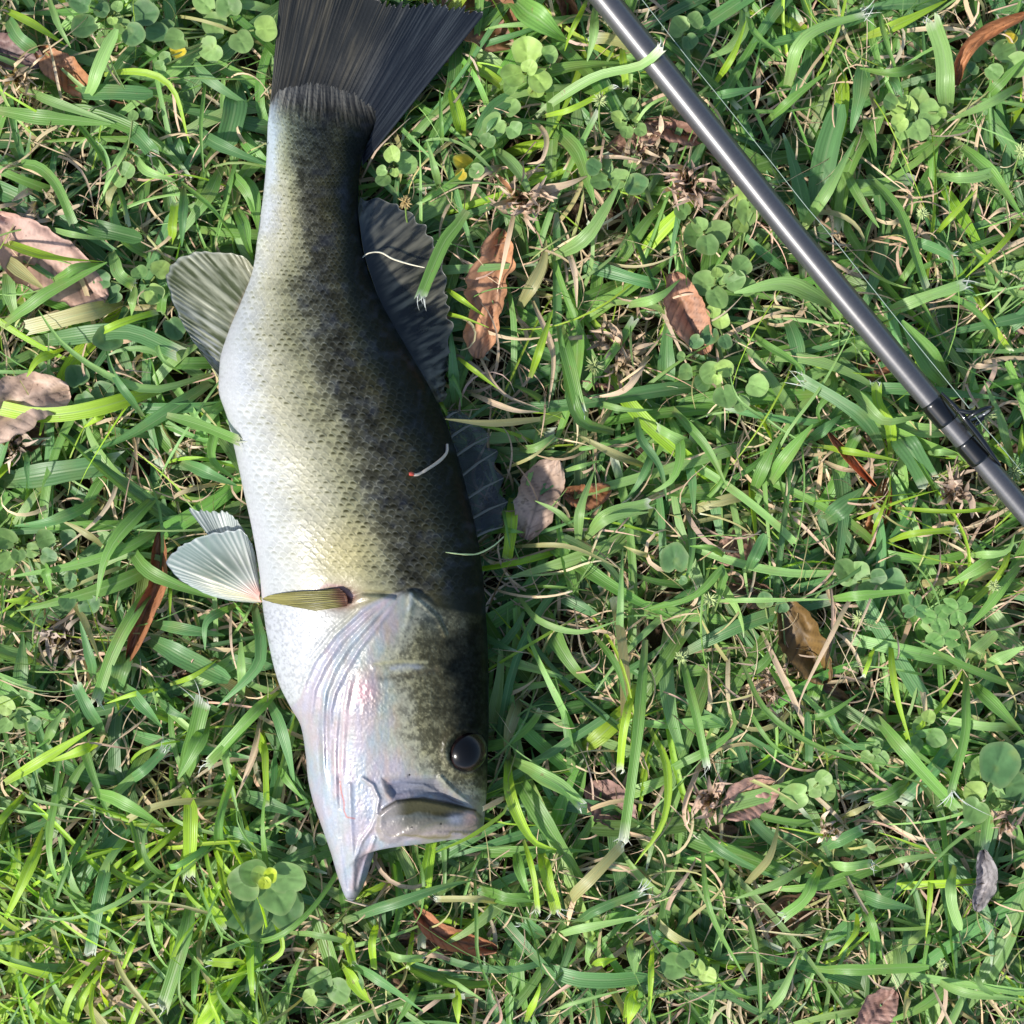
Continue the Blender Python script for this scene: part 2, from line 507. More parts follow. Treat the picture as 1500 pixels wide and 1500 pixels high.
    dist, t = linedist(PX, PY, [(556,1197),(575,1182),(605,1173),(640,1176),(690,1187)])
    d += 0.8 * mplate * np.exp(-(dist / 5) ** 2)
    dist, t = linedist(PX, PY, [(566,1203),(600,1190),(640,1189),(690,1192)])
    d -= .7 * mplate * np.exp(-(dist / 6) ** 2)
    dist, t = linedist(PX, PY, [(580,1228),(620,1207),(660,1196),(695,1192)])
    d += 0.9 * mplate * np.exp(-(dist / 5) ** 2) * edge
    dist, t = linedist(PX, PY, [(590,1230),(640,1216),(700,1216)])
    d -= 0.7 * mplate * np.exp(-(dist / 4) ** 2) * edge
    # folded skin lines above the jaw
    for k, ln in enumerate(([(600,1136),(640,1135)],[(645,1138),(668,1162),(700,1186)],[(570,1146),(620,1150),(660,1170),(698,1187)])):
        dist, t = linedist(PX, PY, ln); d += (-.8 if k == 0 else .8) * np.exp(-(dist / 3) ** 2) * edge
    # eye socket
    er = np.hypot((PX - 683) / 1.0, (PY - 1100) / 1.05)
    d += 1.4 * np.exp(-((er - 31) / 6) ** 2) * edge - 1.0 * (er < 26) * edge
    # pectoral socket
    ps = np.hypot((PX - 500) / 27, (PY - 876) / 19)
    d -= 2.2 * np.exp(-ps ** 2 * 1.4) * edge
    Z = Z + d * 0.001
    # ================= colour (skin colours; shade on the back is painted in too)
    def ramp(x, stops):
        xs = [s_[0] for s_ in stops]
        return np.stack([np.interp(x, xs, [s_[1][k] for s_ in stops]) for k in range(3)], -1)
    yy = [160, 230, 300, 400, 500, 600, 700, 800, 880]
    e1 = np.interp(PY, yy, [400, 398, 392, 378, 345, 352, 378, 396, 405])       # white belly ends
    e2 = np.interp(PY, yy, [422, 430, 430, 436, 440, 478, 515, 556, 560])       # pale flank ends
    e3 = np.interp(PY, yy, [480, 462, 460, 474, 488, 528, 580, 612, 612])       # middle of the dark stripe
    e4 = np.interp(PY, yy, [516, 496, 490, 503, 531, 576, 624, 646, 648])       # olive back
    e5 = np.interp(PY, yy, [534, 511, 507, 525, 572, 619, 652, 673, 681])       # black back, spread and deepened to paint in its shaded side
    wob = 16 * (fbm(PX / 26, PY / 22, 71, 3) - .5)
    xq = PX + wob
    wob2 = 26 * (fbm(PX / 60, PY / 60, 171, 2) - .5); xq = xq + wob2
    q = np.where(xq < e1, (xq - e1) / 60, np.where(xq < e2, (xq - e1) / (e2 - e1), np.where(xq < e3, 1 + (xq - e2) / (e3 - e2),
        np.where(xq < e4, 2 + (xq - e3) / (e4 - e3), 3 + (xq - e4) / (e5 - e4)))))
    white = (0.47, 0.49, 0.51); pale = (0.44, 0.42, 0.30); mid = (0.21, 0.20, 0.11); stripe = (0.036, 0.036, 0.028)
    olive = (0.058, 0.057, 0.024); black = (0.012, 0.016, 0.013)
    C = ramp(q, [(-.6, (0.48, 0.48, 0.52)), (0.0, white), (.45, pale), (0.85, mid), (1.5, (0.080,0.078,0.050)), (2, (0.048, 0.047, 0.032)), (2.6, (0.045, 0.043, 0.021)), (3.0, (0.022, 0.024, 0.013)), (3.5, black), (5, (0.006, 0.008, 0.008))])
    # the tail end of the flank is cooler
    cool = sstep(330, 170, PY)[..., None]
    C = C * (1 - .45 * cool) + C * np.array([.75, 1.0, 1.1]) * .45 * cool
    gold = np.exp(-(((PX - 500) / 40) ** 2 + ((PY - 815) / 45) ** 2))[..., None] * .6
    C = C * (1 - gold) + np.array([0.52, 0.44, 0.18]) * gold
    # scale pattern: dark crescent in each scale, pale rims
    isb = np.clip(q + .1, 0, 4)
    amp = np.interp(isb, [0, .12, .35, 1, 2, 3, 4], [.15, .55, .95, 1, 1, .9, .35]) * scal_w * done
    sid2 = fbm(PX / 9, PY / 8, 77, 2)
    spot = np.exp(-(((lx_ + .1 * (sid2 - .5)) / .42) ** 2 + ((ly_ - 1.04 + .9 * lx_ ** 2) / .26) ** 2)) * np.clip(.15 + 1.5 * sid * (.3 + 1.5 * sid2), 0, 1.3)
    rim = sstep(.80, .97, rr) * sstep(.3, .9, ly_)
    darkc = np.array([.20, .20, .11])
    m1 = np.clip(amp * spot * (.55 + .9 * fbm(PX / 24, PY / 24, 177, 3)) * .80, 0, 1)[..., None]
    C = C * (1 - m1) + C * darkc * m1
    m2 = (np.clip(amp, 0, 1) * rim * np.interp(q, [0, 1, 2, 3, 4], [.6, .8, .7, .6, .2]))[..., None]
    C = C * (1 - m2) + np.clip(C * 1.9 + .035, 0, .9) * m2
    C *= (1 + .38 * amp[..., None] * (sid[..., None] - .5))
    bl = fbm(PX / 11, PY / 7, 73, 3); bl2 = fbm(PX / 17, PY / 12, 74, 3)
    inband = np.exp(-((q - 1.7) / .95) ** 2)
    C *= (1 - np.clip((bl - .44) * 4.5, 0, 1) * .58 * inband * (1 - head))[..., None]
    C *= (1 + np.clip((bl2 - .52) * 4, 0, 1) * .7 * np.exp(-((q - 2.6) / .7) ** 2))[..., None]
    # blue-violet sheen patches
    C += (np.clip((fbm(PX / 14, PY / 14, 75, 2) - .55) * 3, 0, 1) * .014 * (q > 1))[..., None] * np.array([.6, .8, 1.6])
    # ---- head
    LINE = [(900, 590), (940, 560), (975, 545), (1000, 560), (1040, 562), (1080, 570), (1110, 585), (1140, 612), (1180, 700)]
    hb = np.interp(PY, [l[0] for l in LINE], [l[1] for l in LINE])
    q2 = (PX - hb + 34 * (fbm(PX / 20, PY / 20, 81, 3) - .5)) / 60
    Hc = ramp(q2, [(-2.2, (0.45, 0.46, 0.52)), (-1, (0.45, 0.43, 0.47)), (-.35, (0.39, 0.38, 0.38)), (.25, (0.20, 0.20, 0.15)), (.85, (0.115, 0.108, 0.058)), (1.4, (0.070, 0.064, 0.032)), (1.75, (0.022, 0.022, 0.013)), (2.05, (0.006, 0.008, 0.007))])  # near black end is the dark back plus painted shade
    mott = .55 * fbm(PX / 3.6, PY / 3.6, 82, 3) + .45 * fbm(PX / 10, PY / 10, 182, 3)
    mm = sstep(-.2, .5, q2)
    Hc *= (1 - mm * np.clip((mott - .47) * 8, 0, 1) * .36 + mm * np.clip((.48 - mott) * 8, 0, 1) * .4)[..., None]
    worm = np.abs(fbm(PX / 4.5, PY / 4.5, 83, 2) - .5)
    Hc *= (1 + mm * sstep(.05, .0, worm) * .6)[..., None]
    # pink, blue and silver on the throat
    thr = 1 - mm
    ir = fbm(PX / 16, PY / 34, 84, 3)
    Hc += (thr * np.clip((ir - .5) * 5, -1, 1))[..., None] * np.array([.03, -.015, -.01])
    ir2 = fbm(PX / 7, PY / 22, 85, 3)
    Hc += (thr * np.clip((ir2 - .5) * 5, -1, 1))[..., None] * np.array([-.02, .0, .03])
    pink = (np.exp(-(((PX - 530) / 20) ** 2 + ((PY - 1012) / 16) ** 2)) * .8)[..., None]
    Hc = Hc * (1 - pink) + np.array([.66, .38, .40]) * pink
    for ln, w, c, a in (([(516,1005),(508,1050),(500,1110),(494,1160)],6,(.68,.50,.50),.6),([(494,1060),(488,1130)],5,(.68,.5,.52),.5),
                        ([(545,1240),(528,1262),(517,1300)],6,(.60,.40,.40),.6),([(552,1210),(545,1216)],10,(.66,.5,.5),.7),([(566,1145),(570,1165)],7,(.62,.46,.36),.8)):
        dist, t = linedist(PX, PY, ln); w_ = (a * np.exp(-(dist / w) ** 2))[..., None]
        Hc = Hc * (1 - w_) + np.array(c) * w_
    for k, (ln, w, a) in enumerate(FOLDS[:5]):
        dist, t = linedist(PX, PY, ln)
        w_ = (.30 * np.exp(-(dist / 3) ** 2) * sstep(1, .6, t))[..., None]
        Hc = Hc * (1 - w_) + np.array([(.40, .50, .58), (.54, .44, .52), (.40, .52, .58), (.50, .43, .55), (.52, .47, .54)][k]) * w_
    dist, t = linedist(PX, PY, [(574, 979), (600, 976), (628, 978)])
    w_ = (.42 * np.exp(-(dist / (1.5 + 4 * np.sin(np.pi * np.clip(t * .8 + .15, 0, 1)))) ** 2) * (.55 + .7 * fbm(PX / 9, PY / 4, 89, 2)) * sstep(1, .6, t))[..., None]; Hc = Hc * (1 - w_) + np.array([.27, .31, .38]) * w_
    dist, t = linedist(PX, PY, [(548, 973), (580, 969), (625, 970)])
    w_ = (.5 * np.exp(-(dist / 2.5) ** 2))[..., None]; Hc = Hc * (1 - w_) + np.array([.38, .36, .2]) * w_
    dist, t = linedist(PX, PY, [(562, 992), (600, 989), (640, 981)])
    w_ = (.45 * np.exp(-(dist / 5) ** 2))[..., None]; Hc = Hc * (1 - w_) + np.array([.09, .08, .05]) * w_
    # opercle blotch
    w_ = (.8 * np.exp(-(((PX - 602) / 17) ** 2 + ((PY - 868) / 12) ** 2)))[..., None]; Hc = Hc * (1 - w_) + np.array([.03, .035, .035]) * w_
    w_ = (.55 * np.exp(-(((PX - 632) / 22) ** 2 + ((PY - 905) / 22) ** 2)))[..., None]; Hc = Hc * (1 - w_) + np.array([.03, .045, .05]) * w_
    dist, t = linedist(PX, PY, [(602, 870), (602, 884), (598, 892)])
    w_ = (.55 * np.exp(-(dist / 2.5) ** 2))[..., None]; Hc = Hc * (1 - w_) + np.array([.36, .40, .40]) * w_
    # jaw recess
    w_ = sstep(-5, 9, sdr + 5 * (fbm(PX / 9, PY / 5, 90, 2) - .5))[..., None]
    rec = ramp((PX - 560) / 130, [(0, (.30, .22, .22)), (.12, (.13, .135, .18)), (.5, (.12, .125, .14)), (1, (.25, .21, .20))]) * (0.6 + .8 * fbm(PX / 30, PY / 3, 86, 3))[..., None]
    Hc = Hc * (1 - w_) + rec * w_
    # upper jaw plate
    w_ = sstep(-1.5, 2.5, sdm)[..., None]
    vert = (PY - 1168) / 66
    pl = ramp(vert + .25 * (fbm(PX / 18, PY / 10, 87, 2) - .5), [(0, (.09, .085, .04)), (.34, (.07, .066, .030)), (.42, (.115, .13, .115)), (.60, (.15, .14, .11)), (.74, (.21, .175, .16)), (.85, (.16, .135, .075)), (.93, (.48, .42, .45)), (1, (.55, .50, .56))])
    pl = pl * (1 - .35 * sstep(.8, .5, vert))[..., None]
    wl = sstep(600, 560, PX)[..., None]
    pl = pl * (1 - wl * .65) + np.array([.34, .30, .30]) * wl * .65
    pe = (np.exp(-(((PX - 690) / 10) ** 2 + ((PY - 1200) / 12) ** 2)))[..., None]
    pl = pl * (1 - pe) + np.array([.42, .28, .25]) * pe
    be = (np.exp(-(((PX - 668) / 12) ** 2 + ((PY - 1200) / 8) ** 2)))[..., None] * .8
    pl = pl * (1 - be) + np.array([.20, .21, .27]) * be
    bk = sstep(.7, 1.0, (PX - 640) / 80)[..., None] * sstep(1205, 1225, PY)[..., None] * .8
    pl = pl * (1 - bk) + np.array([.08, .075, .03]) * bk
    Hc = Hc * (1 - w_) + pl * w_
    dist, t = linedist(PX, PY, [(560,1186),(580,1173),(620,1168),(650,1174),(697,1187)])
    w_ = (.75 * np.exp(-(dist / 1.8) ** 2))[..., None]; Hc = Hc * (1 - w_) + np.array([.02, .02, .012]) * w_
    for (x, y) in ((603, 1212), (646, 1207), (600, 1135)):
        w_ = (np.hypot(PX - x, PY - y) < 1.6)[..., None]; Hc = np.where(w_, .02, Hc)
    # blood thread on the throat
    dist, t = linedist(PX, PY, [(498,1145),(500,1160),(504,1175),(504,1188),(508,1197),(519,1199)])
    w_ = (.8 * np.exp(-(dist / 1.1) ** 2))[..., None]; Hc = Hc * (1 - w_) + np.array([.45, .10, .07]) * w_
    dist, t = linedist(PX, PY, [(532,1141),(546,1150),(555,1170),(551,1195),(545,1212)])
    w_ = (.7 * np.exp(-(dist / 2.5) ** 2))[..., None]; Hc = Hc * (1 - w_) + np.array([.52, .48, .50]) * w_
    # chin darkens
    w_ = (sstep(1280, 1318, PY) * sstep(505, 525, PX))[..., None] * .6; Hc = Hc * (1 - w_) + np.array([.17, .16, .10]) * w_
    # where head takes over from body
    hx = np.interp(PX, [380, 440, 455, 490, 530, 575, 600, 640, 720], [1080, 1020, 975, 930, 890, 870, 864, 890, 905])
    hw = sstep(-4, 6, PY - hx)[..., None]
    C = C * (1 - hw) + Hc * hw
    # breast: finely stippled white in front of the pectoral fin
    br = (sstep(880, 900, PY) * (1 - hw[..., 0]) * sstep(560, 500, PX))[..., None]
    st = fbm(PX / 3, PY / 3, 88, 2)
    bc = ramp(q2 * 0 + (PX - 385) / 120, [(0, (.48, .50, .56)), (.6, (.50, .51, .52)), (1.1, (.42, .41, .32))]) * (1 - .30 * np.clip((st - .5) * 5, 0, 1))[..., None]
    C = C * (1 - br) + bc * br
    # pectoral socket
    w_ = (np.clip(1.25 * np.exp(-ps ** 2 * 1.2), 0, 1))[..., None]; C = C * (1 - w_) + np.array([.12, .035, .03]) * w_
    dist, t = linedist(PX, PY, [(462, 864), (480, 857), (500, 860), (515, 873)])
    w_ = (.7 * np.exp(-(dist / 3) ** 2))[..., None]; C = C * (1 - w_) + np.array([.40, .24, .24]) * w_
    tw_ = (sstep(188, 140, PY + 26 * (fbm(PX / 5, PY / 16, 99, 3) - .5) - .10 * (PX - 400)))[..., None]
    C = C * (1 - tw_) + (np.array([.026, .0265, .027]) * sstep(160, 125, PY - .10 * (PX - 400))[..., None] + np.array([.014, .014, .013]) + np.array([.110, .102, .080]) * np.clip((fbm((PX - (PY - 150) * (PX - 465) / 260) / 2.6, PY / 30, 98, 3) - .42) * 2.6, 0, 1)[..., None]) * tw_
    C = C * (1 - .35 * sstep(420, 470, PX) * sstep(330, 200, PY))[..., None]
    lum = C.mean(-1)
    C = C * (1 - .34 * sstep(.10, .42, lum) - .30 * sstep(.16, .05, lum) * sstep(150, 190, PY))[..., None]      # skin white is a silvery grey, not paper white
    C = C * (1 - .17 * hw[..., 0] * sstep(.12, .35, lum))[..., None]
    # ---- assemble (top shell + coarse underside)
    V = atn(PX, PY, Z)
    nb = 22
    ub = np.linspace(1, 0, nb + 2)[1:-1]
    vb = 0.5 - 0.5 * np.cos(np.pi * ub)
    BX = LX[:, None] * (1 - vb) + RX[:, None] * vb; BY = LY[:, None] * (1 - vb) + RY[:, None] * vb
    pb = np.clip(1 - np.abs(2 * vb - 1) ** 2.3, 0, 1) ** .56
    BZ = ZM[:, None] - TH[:, None] * .62 * pb
    # edge positions use the mid-plane so the outline stays put
    kz = atn(BX, BY, ZM[:, None] + 0 * BX); kz[..., 2] = BZ
    Vall = np.concatenate([V, kz], axis=1)
    Cb = np.repeat(C[:, -1:, :], nb, axis=1) * 0
    Cb += np.where(vb[None, :, None] < .5, np.array([.6, .62, .7]), np.array([.05, .05, .03]))
    Call = np.concatenate([C, Cb], axis=1)
    nc = Vall.shape[1]
    F = grid_faces(NR, nc, wrap=True)
    # gloss mask in uv: x = sheen/silver, y = dark back
    U = np.zeros(Vall.shape[:2] + (2,)); U[:, :NC, 0] = np.clip(silver + pit, 0, 1); U[:, :NC, 1] = hw[..., 0]
    Vf = Vall.reshape(-1, 3)
    # end caps
    c0 = Vall[0].mean(0); c1 = Vall[-1].mean(0)
    n0 = len(Vf); Vf = np.vstack([Vf, c0, c1])
    i = np.arange(nc); j = (i + 1) % nc
    F = np.vstack([F, np.stack([np.full(nc, n0), j, i, i], -1)[:, [0, 1, 2, 2]][:0]]) if False else F
    Cf = np.vstack([Call.reshape(-1, 3), Call[0].mean(0), Call[-1].mean(0)])
    Uf = np.vstack([U.reshape(-1, 2), [0, 0], [0, 0]])
    return Vf, F, Cf, Uf

def fish_skin_material():
    m, nt, p, out = newmat('fish_skin')
    col = attr(nt, 'Col')
    uv = N(nt, 'ShaderNodeSeparateXYZ'); nt.links.new(attr(nt, 'bl', 'Vector'), uv.inputs[0])
    g = geopos(nt)
    n1 = noise(nt, 900, 3, .6, g); n2 = noise(nt, 130, 3, .6, g)
    f = mathn(nt, 'ADD', mathn(nt, 'MULTIPLY', n1, .5), .77)
    c = mixc(nt, 1.0, col, f, 'MULTIPLY')
    nt.links.new(c, p.inputs['Base Color'])
    r = mathn(nt, 'ADD', mathn(nt, 'MULTIPLY', n2, .25), .24)
    nt.links.new(r, p.inputs['Roughness'])
    p.inputs['Specular IOR Level'].default_value = .36
    p.inputs['Coat Weight'].default_value = .14
    p.inputs['Coat Roughness'].default_value = .12
    bw = N(nt, 'ShaderNodeRGBToBW'); nt.links.new(col, bw.inputs[0])
    nt.links.new(mathn(nt, 'MINIMUM', mathn(nt, 'ADD', mathn(nt, 'MULTIPLY', bw.outputs[0], 3.0), .02), .40), p.inputs['Specular IOR Level'])
    nt.links.new(mathn(nt, 'MINIMUM', mathn(nt, 'MULTIPLY', bw.outputs[0], 2.0), .16), p.inputs['Coat Weight'])
    nt.links.new(mathn(nt, 'MULTIPLY', uv.outputs[0], .35), p.inputs['Metallic'])
    bump(nt, n1, .25, .0003, (p,))
    return m
M_SKIN = fish_skin_material()

def fin_material(name, alpha, rough=.42, transl=.25):
    m, nt, p, out = newmat(name)
    col = attr(nt, 'Col')
    uv = N(nt, 'ShaderNodeSeparateXYZ'); nt.links.new(attr(nt, 'bl', 'Vector'), uv.inputs[0])
    nt.links.new(col, p.inputs['Base Color']); p.inputs['Roughness'].default_value = rough
    p.inputs['Coat Weight'].default_value = .12; p.inputs['Coat Roughness'].default_value = .2; p.inputs['Specular IOR Level'].default_value = .35
    tr = N(nt, 'ShaderNodeBsdfTranslucent'); nt.links.new(col, tr.inputs['Color'])
    mx = N(nt, 'ShaderNodeMixShader'); mx.inputs[0].default_value = transl
    nt.links.new(p.outputs[0], mx.inputs[1]); nt.links.new(tr.outputs[0], mx.inputs[2])
    tp = N(nt, 'ShaderNodeBsdfTransparent')
    m2 = N(nt, 'ShaderNodeMixShader'); nt.links.new(uv.outputs[2], m2.inputs[0])
    nt.links.new(mx.outputs[0], m2.inputs[1]); nt.links.new(tp.outputs[0], m2.inputs[2])
    nt.links.new(m2.outputs[0], out.inputs[0])
    n1 = noise(nt, 500, 3, .6, geopos(nt)); bump(nt, n1, .3, .0003, (p,))
    return m
M_FIN = fin_material('fin_membrane', 1)

def fin(name, base, tip, zb, zt, nrays, colfn, parent, corr=.35, thin=.0, m=44, per=8, jag=4.0, wave=1.0, seed=1, bulge=0.0, zfun=None):
    """fan of rays from base polyline to tip polyline"""
    n = nrays * per + 1
    B = spline(base, n); T = spline(tip, n)
    u = np.linspace(0, 1, n); ph = u * nrays + 1.1 * (vnoise(u * nrays * .45, 0 * u, seed + 31) - .5) + .35 * (vnoise(u * nrays * 1.3, 0 * u, seed + 33) - .5)
    rs = .35 + 1.1 * vnoise(u * nrays * .8, 0 * u, seed + 35)
    ray = 0.5 + 0.5 * np.cos(2 * np.pi * ph)
    jitter = (vnoise(u * nrays * 1.7, 0 * u, seed) - .5) * jag + (ray - .5) * jag * .6
    dirv = T - B; L = np.linalg.norm(dirv, axis=1)[:, None] + 1e-9
    T = T + dirv / L * jitter[:, None]
    t = np.linspace(0, 1, m)[:, None]
    PX = B[None, :, 0] * (1 - t) + T[None, :, 0] * t
    PY = B[None, :, 1] * (1 - t) + T[None, :, 1] * t
    U = np.broadcast_to(u, PX.shape); Tt = np.broadcast_to(t, PX.shape)
    perp = np.stack([-dirv[:, 1], dirv[:, 0]], -1) / L
    bow = bulge * np.sin(np.pi * Tt)
    PX = PX + perp[None, :, 0] * bow; PY = PY + perp[None, :, 1] * bow
    # rays branch towards the margin
    r2 = 0.5 + 0.5 * np.cos(4 * np.pi * ph)
    k = sstep(.45, .9, Tt)
    R = np.clip(((ray ** 2)[None] * (1 - k) + (r2 ** 1.5)[None] * k) * rs[None] * (.55 + .9 * fbm(U * nrays * 1.5, Tt * 5, seed + 37, 2)), 0, 1)
    z = zb * (1 - Tt) + zt * Tt + 0.001 * (corr * (R - .5) * sstep(0, .1, Tt) + wave * 3 * (fbm(U * 3, Tt * 1.6, seed + 7, 2) - .5) * sstep(.05, .5, Tt))
    if zfun is not None: z = zfun(PX, PY) + 0.001 * corr * (R - .5)
    C, al = colfn(U, Tt, R, PX, PY)
    V = atn(PX, PY, z)
    thick = 0.00045 * (1 - .7 * Tt) + .00012
    V2 = V.copy(); V2[..., 2] -= thick
    Va = np.vstack([V.reshape(-1, 3), V2.reshape(-1, 3)])
    F = grid_faces(m, n); F2 = F[:, ::-1] + m * n
    rim = []
    idx = np.arange(m * n).reshape(m, n)
    for e in (idx[0], idx[:, -1], idx[-1][::-1], idx[:, 0][::-1]):
        rim.append(np.stack([e[:-1], e[1:], e[1:] + m * n, e[:-1] + m * n], -1))
    F = np.vstack([F, F2] + rim)
    Ca = np.vstack([C.reshape(-1, 3)] * 2)
    UV = np.stack([U, Tt, al * 1.0], -1).reshape(-1, 3)
    UV = np.vstack([UV, UV])
    o = fast_mesh(name, Va, F, M_FIN, None, Ca, UV)
    rehome(o, parent)
    return o

def build_fish():
    root = empty('fish', (at(540, 700)[0], at(540, 700)[1], 0.006))
    tag(root, 'dark green and white largemouth bass lying on its side on the grass, mouth agape', 'fish')
    V, F, C, U = fish()
    body = fast_mesh('body', V, F, M_SKIN, None, C, U); rehome(body, root)
    def mixw(a, b, w): return np.asarray(a) * (1 - w[..., None]) + np.asarray(b) * w[..., None]
    # tail fin
    def c_tail(U, T, R, X, Y):
        n = fbm(U * 26, T * 3, 91, 3)
        st = fbm(U * 110, T * 3.5, 191, 3)
        C = mixw((.012, .013, .012), (.075, .066, .045), np.clip(R * .35 + (n - .5) * 1.0 + (st - .48) * 1.3, 0, 1))
        C = mixw(C, C * .66, sstep(.45, .04, T))
        C = mixw(C, (.13, .125, .10), sstep(.16, .0, U) * sstep(.45, .1, T) * .6)
        C = mixw(C, C * np.array([.55, .75, 1.25]), sstep(.5, .75, U))
        return C, 0 * U
    tz = 0.020
    fin('tail_fin', [(393,184),(401,160),(430,146),(465,144),(498,156),(518,178),(528,205),(531,243)],
        [(418,-105),(450,-75),(490,-45),(530,-18),(556,2),(585,6),(620,8),(660,12),(692,14),(707,24)],
        tz + .0012, tz + .006, 34, c_tail, root, corr=.22, m=90, per=14, jag=10, wave=1.8, seed=3)
    # lower edge rays of the tail wrap round the fork
    def c_anal(U, T, R, X, Y):
        n = fbm(U * 44, T * 4, 93, 3)
        C = mixw((.07, .085, .035), (.30, .31, .22), np.clip(R * .8 + (n - .42) * 2.2, 0, 1))
        C = mixw(C, (.36, .38, .38), sstep(.55, .25, U) * np.clip((fbm(U * 50, T * 3, 193, 2) - .5) * 5, 0, 1) * .7)
        C = mixw(C, (.38, .39, .33), sstep(.93, 1.0, T) * .8)
        C = mixw(C, (.38, .36, .24), sstep(.75, 1.0, U) * .6)
        C = mixw(C, (.30, .20, .16), sstep(.12, .0, T) * .6)
        return C, .20 * (1 - R) * sstep(.1, .7, T)
    fin('anal_fin', [(325,572),(327,540),(336,510),(347,478),(356,450),(366,420),(374,392)],
        [(322,552),(300,524),(272,482),(252,440),(244,405),(252,385),(275,373),(305,369),(340,372),(360,378),(371,392)],
        .024, .027, 15, c_anal, root, corr=.22, m=50, per=18, jag=4, wave=.9, seed=5)
    def c_dors(U, T, R, X, Y):
        n = fbm(U * 52, T * 3, 94, 3)
        C = mixw((.016, .018, .018), (.17, .16, .12), np.clip(R * .5 + (n - .46) * 2.8, 0, 1) * sstep(.0, .35, T))
        C = mixw(C, (.035, .05, .065), sstep(.6, 1.0, U) * .5)
        C = mixw(C, (.14, .15, .14), sstep(.96, 1.0, T) * .6)
        return C, .22 * (1 - R) * sstep(.1, .6, T)
    fin('soft_dorsal_fin', [(640,590),(622,556),(600,520),(580,484),(560,450),(545,410),(533,370),(527,330),(524,308)],
        [(649,588),(656,540),(659,490),(656,440),(650,395),(640,360),(620,331),(596,312),(566,295),(540,290),(527,290)],
        .030, .024, 14, c_dors, root, corr=.20, m=60, per=18, jag=9, wave=.7, seed=8)
    # spiny dorsal fin: membrane with separate spines
    def c_spiny(U, T, R, X, Y):
        n = fbm(U * 8, T * 4, 95, 3)
        C = mixw((.05, .055, .055), (.17, .18, .18), np.clip((n - .4) * 3, 0, 1))
        C = mixw(C, (.03, .04, .07), sstep(.8, 1, U) * .6)
        return C, .42 + .25 * (n > .5)
    mem = fin('spiny_dorsal_fin', [(655,604),(661,640),(670,675),(680,712),(690,750),(696,788)],
        [(672,600),(700,622),(718,638),(712,655),(730,660),(724,685),(738,700),(731,722),(744,735),(734,752),(737,770),(712,782)],
        .026, .024, 6, c_spiny, root, corr=.4, m=20, per=8, jag=0, wave=1.5, seed=12)
    sp = simple_mat('fin_spine', (.10, .10, .075), .35, coat=.4)
    for k, (a, b) in enumerate([((654,612),(672,603)),((660,640),(700,618)),((667,668),(719,638)),((676,697),(728,661)),((684,730),(738,700)),((690,760),(744,735)),((696,786),(737,772))]):
        Vt, Ft = tube([at(*a, .0285), at((a[0]+b[0])/2, (a[1]+b[1])/2 - 2, .029), at(*b, .026)], [.0007, .0005, .00015], 8)
        s = fast_mesh('fin_spine', Vt, Ft, sp); s.parent = mem
    # pelvic fins
    def c_pel(U, T, R, X, Y):
        n = fbm(U * 16, T * 4, 96, 3)
        mid_ = np.exp(-((U - .52) / .17) ** 2)
        C = mixw((.40, .42, .36), (.58, .58, .52), R)
        C = mixw(C, (.16, .21, .17), np.clip(mid_ * (1 - R) * sstep(.15, .5, T) * 1.1, 0, 1))
        C = mixw(C, (.34, .44, .42), sstep(.5, .95, T) * .6 * (1 - R * .5))
        C = mixw(C, (.55, .50, .20), np.exp(-((U - .25) / .2) ** 2) * R * sstep(.95, .2, T) * .9)
        C = mixw(C, (.66, .33, .26), sstep(.30, .0, T) * .85)
        C = mixw(C, (.62, .66, .66), sstep(.97, 1, T) * .7)
        return C, .36 * (1 - R) * sstep(.2, .6, T)
    def c_pel2(U, T, R, X, Y):
        C = mixw((.22, .27, .25), (.48, .51, .48), R)
        return C, .15 * (1 - R)
    fin('pelvic_fin', [(352,846),(346,835),(352,820),(362,812)], [(274,744),(292,748),(310,752),(322,748),(338,754),(352,768),(362,790)],
        .024, .026, 11, c_pel2, root, corr=.12, m=26, per=8, jag=5, wave=1.2, seed=15)
    fin('pelvic_fin', [(384,882),(382,880),(380,876),(380,872),(381,868)],
        [(372,883),(340,880),(310,873),(290,864),(265,850),(246,829),(245,819),(258,806),(280,792),(310,782),(345,776),(357,780),(370,800),(377,830),(380,852)],
        .037, .031, 20, c_pel, root, corr=.13, m=40, per=8, jag=3, wave=1.2, seed=17)
    # folded pectoral fin
    def c_pec(U, T, R, X, Y):
        n = fbm(U * 12, T * 3, 97, 3)
        C = mixw((.09, .085, .02), (.36, .33, .12), np.clip(R + (n - .5) * .6, 0, 1))
        C = mixw(C, (.12, .045, .035), sstep(.30, .05, T) * .9)
        return C, 0 * U
    fin('pectoral_fin', [(508,888),(509,880),(506,870),(497,862)], [(462,895),(430,889),(400,883),(384,878),(386,876),(400,871),(430,867),(455,866)],
        .068, .055, 12, c_pec, root, corr=.7, m=26, per=8, jag=1.5, wave=.5, seed=19, zfun=lambda x, y: fish_top(x, y) + .0016)
    # eye
    ex, ey, ez = at(683, 1100, .0468)
    n1, n2 = 24, 40
    r = np.linspace(0, 1, n1)[:, None]; a = np.arange(n2) / n2 * 2 * np.pi
    R_ = 0.0085
    X = R_ * r * np.cos(a); Y = R_ * 1.04 * r * np.sin(a); Zz = 0.0074 * np.sqrt(np.clip(1 - r ** 2, 0, 1)) + 0 * a
    # the eye looks up and outwards, tilted with the cheek towards the back of the fish
    V = np.stack([X + ex, Y + ey, ez + Zz - X * .14], -1).reshape(-1, 3)
    rr = np.broadcast_to(r, X.shape).reshape(-1)
    aa = np.broadcast_to(a, X.shape).reshape(-1)
